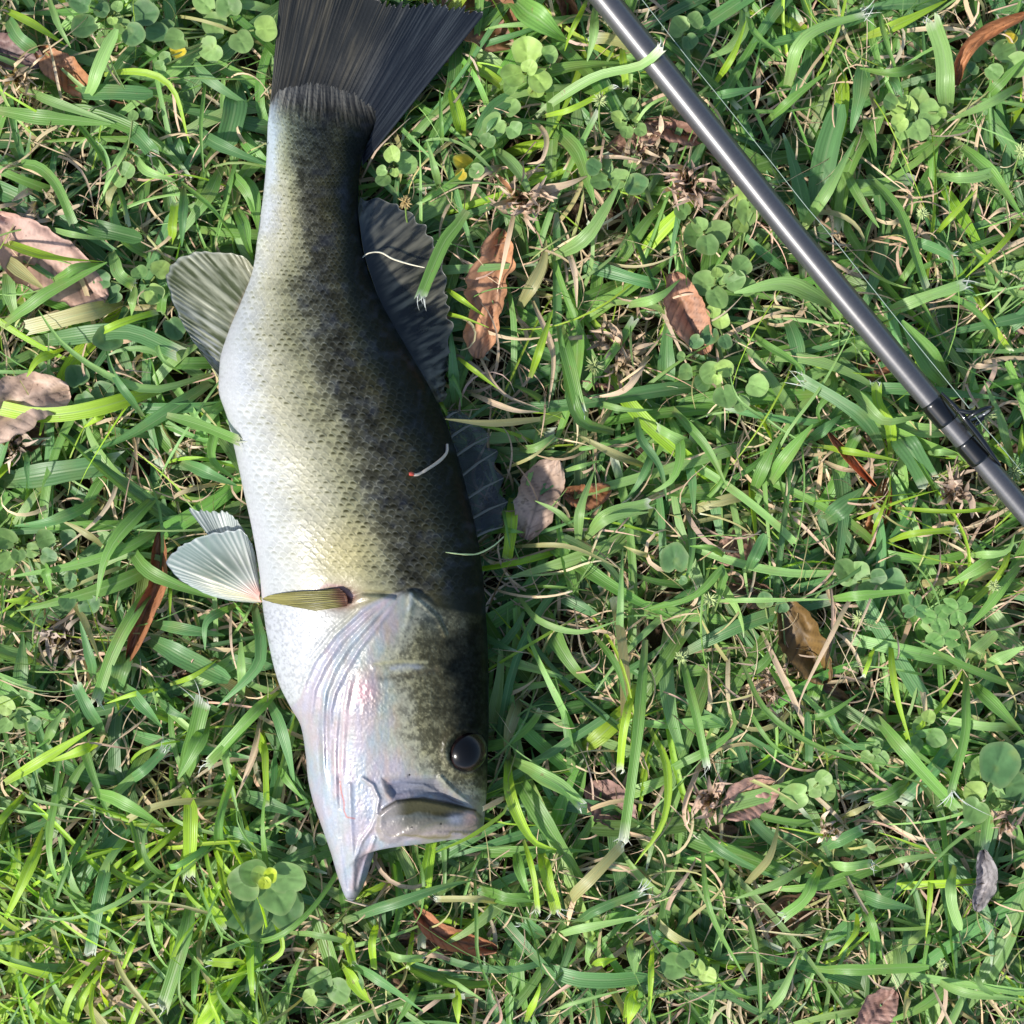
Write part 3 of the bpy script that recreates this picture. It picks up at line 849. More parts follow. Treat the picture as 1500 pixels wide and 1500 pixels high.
    iris = np.array([.005, .0035, .004]) * (0.5 + vnoise(aa * 9, rr * 3, 5))[:, None] + (vnoise(aa * 3, rr * 6, 6) > .6)[:, None] * np.array([.02, .010, .008]) * .5
    Cc = np.where((rr < .62)[:, None], .003, iris); Cc = np.where((rr > .93)[:, None], [[.03, .03, .022]], Cc)
    m_eye, nt, p, out = newmat('eye'); nt.links.new(attr(nt, 'Col'), p.inputs['Base Color'])
    p.inputs['Roughness'].default_value = .20; p.inputs['Specular IOR Level'].default_value = .20; p.inputs['Coat Weight'].default_value = .08; p.inputs['Coat Roughness'].default_value = .02
    eye = fast_mesh('eye', V, grid_faces(n1, n2, wrap=True), m_eye, None, Cc); rehome(eye, root)
    return root
FISH = build_fish()
# ------------------------------------------------------------------ fishing rod and line
def build_rod():
    zr = 0.036
    ctr = [(-30,-1150),(390,-620),(787,-125),(887,0),(1030,178),(1167,350),(1291,500),(1377,603),(1447,685),(1502,750),(1610,878),(2100,1470),(2600,2080)]
    rp = [21,20.4,19.8, 19.5, 19.2, 18.8, 18.2, 16.6, 16.2, 16.0, 15.6, 14.6, 13.4]      # half widths in photo pixels
    Q = spline([(x, y, r) for (x, y), r in zip(ctr, rp)], 900)
    kk = (H - zr) / H * S
    P = np.array([at(x, y, zr) for x, y, _ in Q]); R = Q[:, 2] * kk
    root = empty('fishing_rod', at(1200, 380, zr))
    tag(root, 'dark grey carbon fishing rod with glossy black guide wraps lying across the grass', 'fishing rod')
    m, nt, p, out = newmat('carbon_blank')
    uv = N(nt, 'ShaderNodeSeparateXYZ'); nt.links.new(attr(nt, 'bl', 'Vector'), uv.inputs[0])
    cb = N(nt, 'ShaderNodeCombineXYZ'); nt.links.new(mathn(nt, 'MULTIPLY', uv.outputs[1], 330.0), cb.inputs[0]); nt.links.new(mathn(nt, 'MULTIPLY', uv.outputs[0], 9.0), cb.inputs[1])
    n1 = noise(nt, 1.0, 3, .6, cb.outputs[0]); n2 = noise(nt, 500, 2, .5, geopos(nt))
    c = mixc(nt, n1, (.034, .035, .043), (.066, .064, .065))
    nt.links.new(c, p.inputs['Base Color']); p.inputs['Metallic'].default_value = .35
    p.inputs['Roughness'].default_value = .46; p.inputs['Coat Weight'].default_value = .8; p.inputs['Coat Roughness'].default_value = .27
    bump(nt, mathn(nt, 'ADD', n1, mathn(nt, 'MULTIPLY', n2, .4)), .3, .00012, (p,))
    seg = 48
    V, F = tube(P, R, seg)
    u = np.tile(np.arange(seg) / seg, len(P)); v = np.repeat(np.linspace(0, 3.2, len(P)), seg)
    o = fast_mesh('blank', V, F, m, None, None, np.stack([u, v], -1)); rehome(o, root)
    wrap = simple_mat('gloss_wrap', (.003, .0035, .004), .3, coat=.5, coatr=.12, spec=.25)
    def along(px0, px1, n, rad):
        t = np.linspace(px0, px1, n)
        y = np.interp(t, Q[:, 0], Q[:, 1]); r = np.interp(t, Q[:, 0], Q[:, 2]) * kk
        return np.array([at(a, b, zr) for a, b in zip(t, y)]), r + rad
    for x0, x1 in ((1364, 1390), (1413, 1438)):
        Pq, rq = along(x0, x1, 22, 0)
        e = np.clip(np.sin(np.linspace(0, np.pi, 22)) * 4, 0, 1) ** .5
        rq = rq + .00055 * e
        V, F = tube(Pq, rq, seg); o = fast_mesh('guide_wrap', V, F, wrap); rehome(o, root)
    # guide: foot along the blank, two struts, oval ring with a ceramic insert
    frame = simple_mat('guide_frame', (.010, .011, .012), .18, metal=.6, coat=.6, coatr=.05)
    parts = []
    foot = [(1372,582,.040),(1390,600,.0425),(1408,622,.044),(1425,643,.0425),(1446,672,.041),(1458,688,.0385)]
    off = (7.5, -6.5)
    def p3(x, y, z): return at(x + off[0], y + off[1], z)
    parts.append(tube(spline([p3(*q) for q in foot], 40), [.0005 + .0008 * math.sin(math.pi * i / 39) for i in range(40)], 10))
    parts.append(tube(spline([p3(1396,608,.0435), at(1422,604,.045), at(1442,600,.045)], 20), .0010, 8))
    parts.append(tube(spline([p3(1412,628,.0435), at(1428,622,.041), at(1440,612,.040)], 20), .0010, 8))
    V, F = merge(parts); g = fast_mesh('guide', V, F, frame); rehome(g, root)
    a = np.linspace(0, 2 * np.pi, 41)
    cx, cy, cz = at(1434, 607, .043)
    ax = np.array([.0052, .0025, .001]); bx = np.array([-.0006, .0014, .0042])
    ring = np.array([np.array([cx, cy, cz]) + ax * math.cos(t) + bx * math.sin(t) for t in a])
    V, F = tube(ring, .0009, 10); r1 = fast_mesh('guide_ring', V, F, frame, g)
    ring2 = np.array([np.array([cx, cy, cz]) + ax * .8 * math.cos(t) + bx * .75 * math.sin(t) for t in a])
    V, F = tube(ring2, .0006, 8); r2 = fast_mesh('ring_insert', V, F, simple_mat('ceramic', (.10, .11, .12), .12), g)
    # line
    ln = simple_mat('fishing_line', (.20, .26, .21), .5, spec=.3)
    pts = [(0,-1150,.038),(420,-640,.038),(830,-140,.038),(908,-40,.038),(941,0,.036),(1005,82,.036),(1060,150,.036),(1124,230,.037),(1179,300,.038),(1216,344,.038),(1340,500,.041),(1424,603,.044),(1437,620,.043),(1465,652,.041),(1491,684,.038),(1540,745,.034),(2060,1390,.034),(2560,2000,.034)]
    L = spline([at(x, y, z) for x, y, z in pts], 320)
    V, F = tube(L, .00017, 8)
    o = fast_mesh('fishing_line', V, F, ln); tag(o, 'thin clear fishing line running beside the rod and through its guide', 'fishing line')
build_rod()
# ------------------------------------------------------------------ fallen leaves and other litter
def dead_leaf(label, mid, wl, wr, z, colr, tip=(1, 1), curl=.2, name='dead_leaf', lift=0.0, lobed=0.0, wavy=.003):
    """mid: midrib points in photo pixels; wl/wr widths (px) to either side; curl bends the margins up"""
    n, m = 44, 17
    A = spline(mid, n)
    T = np.gradient(A, axis=0); T /= np.linalg.norm(T, axis=1)[:, None]
    Pn = np.stack([-T[:, 1], T[:, 0]], -1)
    t = np.linspace(0, 1, n)
    prof = np.clip(np.sin(np.pi * (t * .97 + .015)), 0, 1) ** .48
    if tip[0] < 1: prof = np.where(t < .5, np.maximum(prof, 1 - tip[0] + 0 * t), prof)
    s = np.linspace(-1, 1, m)
    seed = int(mid[0][0] * 7 + mid[0][1]) % 997
    edge = 1 + lobed * np.stack([.7 * (vnoise(t * 8, 0 * t + (1 if q > 0 else 5), seed) - .5) + .4 * (vnoise(t * 21, 0 * t + (1 if q > 0 else 5), seed + 9) - .5) for q in s], -1)
    W = np.where(s[None] < 0, wl, wr) * prof[:, None] * edge
    X = A[:, 0][:, None] + Pn[:, 0][:, None] * s[None] * W
    Y = A[:, 1][:, None] + Pn[:, 1][:, None] * s[None] * W
    zz = z + curl * .012 * np.abs(s[None]) ** 2 * prof[:, None] + wavy * (vnoise(t[:, None] * 3 + 0 * s, s[None] * 1.5 + 0 * t[:, None], seed + 1) - .5) * 2.6 + .0012 * (vnoise(t[:, None] * 12 + 0 * s, s[None] * 5 + 0 * t[:, None], seed + 2) - .5) + lift * (t[:, None] - .5)
    # side veins pressed in
    vein = np.abs(((t[:, None] * 9 - np.abs(s[None]) * 1.6) % 1) - .5) * 2
    zz = zz - .0005 * (vein > .82) - .0007 * (np.abs(s[None]) < .07)
    V = atn(X, Y, zz)
    C = np.ones((n, m, 3)) * np.array(colr)
    C = C * (1 - .35 * (vein > .84)[..., None] * (np.abs(s[None]) > .05)[..., None]) * (1 - .4 * (np.abs(s[None]) < .07)[..., None])
    C = C * (1 - .22 * np.clip((vnoise(t[:, None] * 7 + 0 * s, s[None] * 4 + 0 * t[:, None], seed + 4) - .55) * 4, 0, 1))[..., None]
    C = C * (.8 + .45 * vnoise(t[:, None] * 5 + 0 * s, s[None] * 2.5 + 0 * t[:, None], seed + 3))[..., None]
    b = V.reshape(-1, 3); b2 = b.copy(); b2[:, 2] -= .0004
    F = grid_faces(n, m); idx = np.arange(n * m).reshape(n, m); rim = []
    for e in (idx[0], idx[:, -1], idx[-1][::-1], idx[:, 0][::-1]):
        rim.append(np.stack([e[:-1], e[1:], e[1:] + n * m, e[:-1] + n * m], -1))
    F = np.vstack([F, F[:, ::-1] + n * m] + rim)
    o = fast_mesh(name, np.vstack([b, b2]), F, M_DEAD, None, np.vstack([C.reshape(-1, 3)] * 2))
    tag(o, label, 'dead leaf', 'fallen leaves among the grass')
    return o
PK = (.36, .22, .17); BR = (.17, .085, .05); OR = (.30, .14, .065); TN = (.34, .24, .18); OG = (.40, .22, .13); DK = (.10, .055, .03); GR = (.22, .20, .20); PU = (.16, .10, .09)
LEAVES = [
 ('large flat pinkish brown leaf at the left edge beside the anal fin', [(-20,318),(60,380),(155,440)], 44, 46, .022, PK),
 ('pale tan veined leaf at the left edge above the pelvic fins', [(-30,645),(30,590),(102,572)], 40, 40, .024, TN),
 ('dark brown leaf tucked beneath the pale tan veined one at the left edge', [(-10,640),(50,620),(75,600)], 22, 34, .010, BR),
 ('smooth reddish brown leaf by the blades in the top left corner', [(52,70),(85,98),(135,140)], 24, 22, .018, OR),
 ('purplish brown leaf in the top left corner', [(-30,60),(20,78),(62,92)], 26, 24, .014, PU),
 ('orange brown leaf lying below the reddish one at top left', [(95,150),(150,160),(215,168)], 15, 16, .010, BR),
 ('dark brown leaf hidden under the weed at top left', [(140,60),(190,80),(245,85)], 26, 22, .009, DK),
 ('glossy brown leaf under the upper tip of the tail fin', [(630,-45),(690,5),(752,66)], 46, 48, .0125, (.20,.095,.05)),
 ('jagged orange brown veined leaf standing right of the soft dorsal fin', [(735,335),(718,410),(700,525)], 30, 32, .016, (.38,.19,.10)),
 ('orange leaf with a torn tip below the round weeds near the middle', [(985,400),(1003,455),(1035,518)], 30, 26, .019, (.34,.17,.10)),
 ('brown leaf under the small weed left of the rod', [(890,222),(925,208),(968,188)], 20, 20, .018, (.22,.13,.09)),
 ('brown leaf touching the rod beside the straw tuft', [(945,178),(985,190),(1030,205)], 16, 18, .018, (.25,.14,.10)),
 ('wide tan veined leaf on the soil right of the spiny dorsal fin', [(770,790),(790,730),(815,672)], 34, 30, .017, TN),
 ('small dark orange leaf beside the wide tan veined one', [(825,722),(860,728),(895,715)], 18, 18, .018, (.20,.085,.04)),
 ('long curled chestnut leaf below the pelvic fins', [(234,778),(232,850),(212,900),(188,968)], 14, 15, .022, (.26,.11,.05)),
 ('broad dark olive brown leaf in the hollow at lower right', [(1150,880),(1180,940),(1212,1000)], 28, 36, .020, (.12,.07,.02)),
 ('tan leaf with an orange rim under the dark olive brown leaf', [(1130,950),(1190,1000),(1245,1030)], 16, 32, .008, (.26,.16,.10)),
 ('narrow orange leaf strip pointing down right of the middle', [(1214,633),(1242,665),(1284,712)], 4, 9, .027, (.50,.19,.08)),
 ('dark orange leaf low in the grass below the narrow orange strip', [(1300,700),(1290,750),(1270,800)], 14, 16, .010, (.22,.09,.03)),
 ('glossy curled copper brown leaf below the mouth of the fish', [(608,1332),(650,1372),(728,1392)], 18, 17, .020, (.28,.12,.06)),
 ('dull brown leaf lying behind the copper brown one below the fish', [(560,1380),(610,1372),(665,1395)], 16, 14, .010, (.17,.10,.07)),
 ('pinkish leaf with a clipped corner by the three leaved weed', [(1060,1195),(1095,1168),(1140,1150)], 26, 32, .018, (.36,.21,.16)),
 ('dull mauve brown leaf left of the clipped pinkish leaf', [(860,1150),(890,1175),(925,1215)], 30, 30, .012, (.20,.12,.10)),
 ('brown leaf in shade below the clipped pinkish leaf', [(1020,1205),(1060,1230),(1110,1260)], 24, 24, .009, (.20,.11,.085)),
 ('long curled orange brown leaf in the top right corner', [(1510,18),(1445,50),(1412,85),(1402,125)], 9, 12, .028, (.32,.14,.06)),
 ('grey crumpled leaf at the right edge near the bottom', [(1440,1245),(1448,1290),(1430,1335)], 14, 17, .022, GR),
 ('brown leaf at the bottom edge right of the middle', [(1262,1520),(1285,1480),(1310,1450)], 24, 26, .018, (.24,.14,.11)),
 ('dark leaf sunk in the grass near the lower right', [(1110,1370),(1150,1340),(1200,1320)], 26, 24, .008, DK),
 ('mauve tan leaf half buried right of the middle', [(1050,820),(1085,800),(1110,785)], 24, 22, .012, (.26,.15,.11)),
 ('brown leaf under the long diagonal blade right of the middle', [(1055,850),(1090,865),(1140,880)], 18, 22, .010, (.22,.12,.085)),
 ('orange brown leaf under the rod before its first wrap', [(1235,560),(1270,545),(1310,535)], 14, 14, .012, (.24,.10,.05)),
 ('dark brown leaf at the bottom edge below the copper one', [(545,1410),(575,1450),(595,1510)], 18, 20, .008, DK),
 ('brown leaf at the bottom left corner in the bright grass', [(55,1420),(90,1450),(130,1500)], 18, 18, .008, (.24,.13,.07)),
 ('brown leaf at the lower left between dark blades', [(385,1130),(400,1160),(420,1195)], 18, 18, .008, DK),
 ('dark brown leaf near the top edge left of the rod', [(815,-20),(835,20),(828,60)], 12, 14, .012, (.17,.08,.04)),
 ('curled brown leaf under grass left of the fish head', [(250,960),(262,1000),(300,1020)], 20, 20, .007, DK),
 ('small brown leaf in shade below the dorsal fins', [(850,560),(870,572),(900,570)], 12, 14, .014, (.22,.12,.09)),
]
for i, L in enumerate(LEAVES):
    dead_leaf(*L, curl=.25 + .5 * ((i * 37) % 10) / 10, lobed=.75 if 'jagged' in L[0] else .30)

def straw_tuft(label, x, y, R_, n, colr, zc=.026):
    root = empty('straw_tuft', at(x, y, .006)); tag(root, label, 'straw tuft', 'tufts of dry straw')
    parts = []
    for k in range(n):
        a = rnd.uniform(0, 6.283); L = R_ * rnd.uniform(.35, 1.0)
        x0, y0 = x + rnd.gauss(0, R_ * .16), y + rnd.gauss(0, R_ * .16)
        b = rnd.gauss(0, .6)
        P = spline([at(x0, y0, .008), at(x0 + math.cos(a) * L * .5, y0 + math.sin(a) * L * .5, zc + rnd.uniform(-.004, .005)), at(x0 + math.cos(a + b) * L, y0 + math.sin(a + b) * L, zc + rnd.uniform(-.010, .006))], 8)
        w = rnd.uniform(.0004, .0016); th = rnd.uniform(-.9, .9)
        T = np.gradient(P, axis=0); sd_ = np.cross(T, (math.sin(th), 0, math.cos(th))); sd_ /= np.linalg.norm(sd_, axis=1)[:, None] + 1e-9
        pr = (np.array([.6, 1, 1, .9, .85, .7, .5, .15]) * w)[:, None]
        nn = np.cross(sd_, T); nn /= np.linalg.norm(nn, axis=1)[:, None] + 1e-9
        V = np.stack([P - sd_ * pr, P - nn * pr * .5, P + sd_ * pr], 1).reshape(-1, 3)
        parts.append((V, grid_faces(8, 3), np.ones((24, 3)) * np.array(colr) * rnd.uniform(.6, 1.35), np.tile([[0, 0, k], [.5, 0, k], [1, 0, k]], (8, 1))))
    V, F = merge([(p[0], p[1]) for p in parts])
    o = fast_mesh('straws', V, F, M_STRAW, None, np.vstack([p[2] for p in parts]), np.vstack([p[3] for p in parts]).astype(float)); rehome(o, root); o['kind'] = 'stuff'
ST1 = (.46, .32, .24)
straw_tuft('pinkish frayed straw tuft beside the middle of the rod', 1010, 272, 52, 60, ST1, .030)
straw_tuft('star of dry pinkish straws above the orange brown veined leaf', 762, 288, 58, 34, (.50, .36, .26), .030)
straw_tuft('tangle of dry straw in the hollow right of the soft dorsal fin', 905, 520, 55, 50, (.40, .29, .20), .018)
straw_tuft('tuft of straw stubs beside the clipped pinkish leaf', 1045, 1170, 42, 30, ST1, .026)
straw_tuft('pale straw stub standing in the lower right grass', 1212, 1215, 26, 22, (.56, .44, .34), .032)
straw_tuft('dry straw knot at the right edge by the spotted leaves', 1478, 1200, 34, 26, ST1, .030)
straw_tuft('straw clump at the left edge above the wide torn blade', 22, 650, 34, 24, (.44, .34, .27), .024)
straw_tuft('dry straws fanned by the top left reddish leaf', 28, 110, 42, 26, (.48, .36, .24), .030)
straw_tuft('grey brown straw tangle in the shade at the lower left', 95, 935, 52, 40, (.34, .27, .22), .018)
straw_tuft('straw tangle between the rod and the small bright shoot', 945, 215, 46, 34, (.42, .32, .22), .022)
straw_tuft('straw tangle in the grass left of the anal fin', 70, 300, 55, 40, (.40, .31, .22), .018)
straw_tuft('straw litter in the middle of the lower right grass', 1130, 1010, 60, 44, (.40, .29, .22), .018)
straw_tuft('loose straws under the rod guide', 1400, 720, 50, 30, (.42, .31, .24), .020)
straw_tuft('scattered straws in the bright bottom left corner', 180, 1430, 70, 46, (.46, .34, .22), .022)

# leaves outside the frame
for k in range(26):
    a = rnd.uniform(0, 6.28); x = rnd.uniform(-700, 2200); y = rnd.uniform(-700, 2200)
    if -60 < x < 1560 and -60 < y < 1560: continue
    dx, dy = 45 * math.cos(a), 45 * math.sin(a)
    o = dead_leaf('brown dead leaf in the lawn beyond the edge of the photo', [(x - dx, y - dy), (x, y), (x + dx, y + dy)], 24, 26, .014, rnd.choice([PK, BR, OR, TN]))
    o['group'] = 'brown leaves beyond the frame'

def wisp(name, pts, r, colr, label, cat, tips=.3, mat=None):
    P = spline([at(x, y, z) for x, y, z in pts], 40)
    t = np.linspace(0, 1, 40)
    R = r * (tips + (1 - tips) * np.sin(np.pi * np.clip(t, 0.02, .98)) ** .5) * (1 + .25 * (vnoise(t * 14, t * 0, 3) - .5))
    V, F = tube(P, R, 8)
    o = fast_mesh(name, V, F, mat or simple_mat(name, colr, .6, nscale=900, namp=.5)); tag(o, label, cat); return o
zt = lambda x, y, d=.0012: float(fish_top(x, y)) + d
tw = wisp('twig', [(601,694,zt(601,694)),(612,695,zt(612,695)),(628,686,zt(628,686)),(645,674,zt(645,674)),(654,663,zt(654,663)),(655,651,zt(655,651))], .00062, (.40,.34,.28), 'pale curved twig with a red tip stuck on the dark back of the fish', 'twig', .8)
V, F = tube([at(599,694,zt(599,694,.0014)), at(602,694,zt(602,694,.0016)), at(606,695,zt(606,695,.0014))], [.0006,.0009,.0006], 8)
b = fast_mesh('red_tip', V, F, simple_mat('twig_tip', (.35,.05,.03), .5), tw)
wisp('straw_fragment', [(528,380,.0315),(540,371,.033),(558,370,.032),(575,379,.032),(600,387,.031),(622,392,.033)], .00035, (.62,.57,.42), 'thin pale straw lying across the soft dorsal fin', 'straw')
wisp('straw_fragment', [(653,809,zt(653,809)),(680,812,zt(680,812)),(700,811,zt(695,811)-.004),(722,800,.034),(738,786,.03)], .00035, (.50,.58,.28), 'fine green stem end reaching over the dark back of the fish', 'stem')
dl = dead_leaf('tiny curled brown leaf scrap stuck at the root of the tail', [(406,166),(402,185),(404,207)], 6, 6, .0, (.34,.15,.09))
for v in dl.data.vertices:
    px = v.co.x / (S * (H - .04) / H) + 750; py = 750 - v.co.y / (S * (H - .04) / H)
    v.co.z += float(fish_top(px, py)) + .0006
    v.co.x *= (H - .035) / H; v.co.y *= (H - .035) / H
wisp('root_strand', [(505,1318,.026),(530,1325,.024),(555,1330,.022),(575,1322,.022),(592,1312,.024)], .0005, (.42,.33,.25), 'dry curled strand under the chin of the fish', 'straw')

# ------------------------------------------------------------------ broad leaved weeds
def leaf_disc(cx, cy, r, ang, z, colr, heart=.15, tilt=(0, 0), cup=.22, aspect=1.0, n=5, m=26, notch=True, fold=.12):
    """round leaf; ang = direction (deg, photo sense) in which the leaf points away from its stalk"""
    th = np.linspace(0, 2 * np.pi, m, endpoint=False)
    rr = np.linspace(0, 1, n)[1:]
    # outline: round with a shallow base notch and a blunt tip
    out = 1 - .10 * np.cos(th) * 0 + heart * (np.cos(th) * .35) - heart * 1.6 * np.exp(-((np.abs(th - np.pi)) / .28) ** 2)
    out = out * (1 + .05 * np.sin(3 * th + cx) + .03 * np.sin(5 * th + cy))
    X = rr[:, None] * out * np.cos(th) * aspect; Y = rr[:, None] * out * np.sin(th)
    Z = cup * (rr[:, None] ** 2) * .5 - fold * np.exp(-(Y / .12) ** 2) * .6 + .05 * np.sin(4 * th + cx) * rr[:, None] ** 2
    Z = Z + tilt[0] * X + tilt[1] * Y
    X = np.concatenate([[0], X.ravel()]); Y = np.concatenate([[0], Y.ravel()]); Z = np.concatenate([[-fold * .6], Z.ravel()])
    a = math.radians(ang); k = S * (H - z) / H * r
    x0, y0, _ = at(cx, cy, z)
    ca, sa = math.cos(a), -math.sin(a)
    V = np.stack([x0 + k * (X * ca - Y * sa), y0 + k * (X * sa + Y * ca), z + k * Z], -1)
    F = []
    for j in range(m): F.append((0, 1 + j, 1 + (j + 1) % m, 1 + (j + 1) % m))
    tri = [(0, 1 + j, 1 + (j + 1) % m) for j in range(m)]
    quads = []
    for i in range(n - 2):
        for j in range(m):
            a0 = 1 + i * m + j; a1 = 1 + i * m + (j + 1) % m
            quads += [(a0, a0 + m, a1 + m), (a0, a1 + m, a1)]
    r_ = np.concatenate([[0], np.repeat(rr, m)])
    mid_ = np.exp(-(Y / .07) ** 2) * (X > -.9)
    C = np.array(colr)[None] * (1 + .15 * (r_[:, None] - .5)) * (1 + .30 * mid_[:, None])
    edge_ = (r_ > .99)[:, None]; C = C * (1 - .35 * edge_) + np.array([.30, .38, .16]) * .35 * edge_
    sv = np.abs(np.sin(7 * np.arctan2(np.abs(Y), X + 1.2)))[:, None] ** 6; C = C * (1 + .22 * sv * (1 - edge_))
    return V, np.array(tri + quads), C
def weed(label, pos, leaves, cat='weed', z=.026, stems=True, name='broadleaf_weed', group='round leaved weeds in the grass'):
    root = empty(name, at(pos[0], pos[1], .004)); tag(root, label, cat, group)
    stalk = []
    for i, lf in enumerate(leaves):
        x, y, r = lf[:3]; r = r * .90
        tone = lf[3] if len(lf) > 3 else 1
        zz = z + (lf[4] if len(lf) > 4 else (i * .0017) % .008)
        ang = math.degrees(math.atan2(y - pos[1], x - pos[0])) if (abs(x - pos[0]) + abs(y - pos[1])) > 3 else rnd.uniform(0, 360)
        base = [(.16, .29, .085), (.105, .21, .07), (.24, .37, .085), (.060, .145, .060), (.38, .46, .03), (.50, .38, .03)][[0, 1, 2, 3, 4, 5].index(tone)] if tone in (0, 1, 2, 3, 4, 5) else tone
        base = [(.125, .225, .07), (.19, .31, .095), (.27, .39, .10), (.080, .165, .062), (.38, .46, .03), (.50, .38, .03)][tone]; base = np.array(base) * rnd.uniform(.85, 1.15)
        V, F, C = leaf_disc(x, y, r, ang, zz, base, cup=rnd.uniform(.1, .5), tilt=(rnd.uniform(-.3, .5), rnd.uniform(-.35, .35)), heart=.10 + rnd.random() * .12, aspect=rnd.uniform(.82, 1.15))
        o = fast_mesh('leaf', V, F, M_WEED, None, C); rehome(o, root)
        a = math.radians(ang)
        bx, by = x - math.cos(a) * r * .85, y - math.sin(a) * r * .85
        stalk.append(tube(spline([at(pos[0], pos[1], .006), at((pos[0] + bx) / 2, (pos[1] + by) / 2, zz * .8), at(bx, by, zz - .0005)], 8), .00045, 6))
    V, F = merge(stalk); C = np.ones((len(V), 3)) * np.array((.16, .22, .07))
    o = fast_mesh('stem', V, F, M_WEED, None, C); rehome(o, root)
    return root
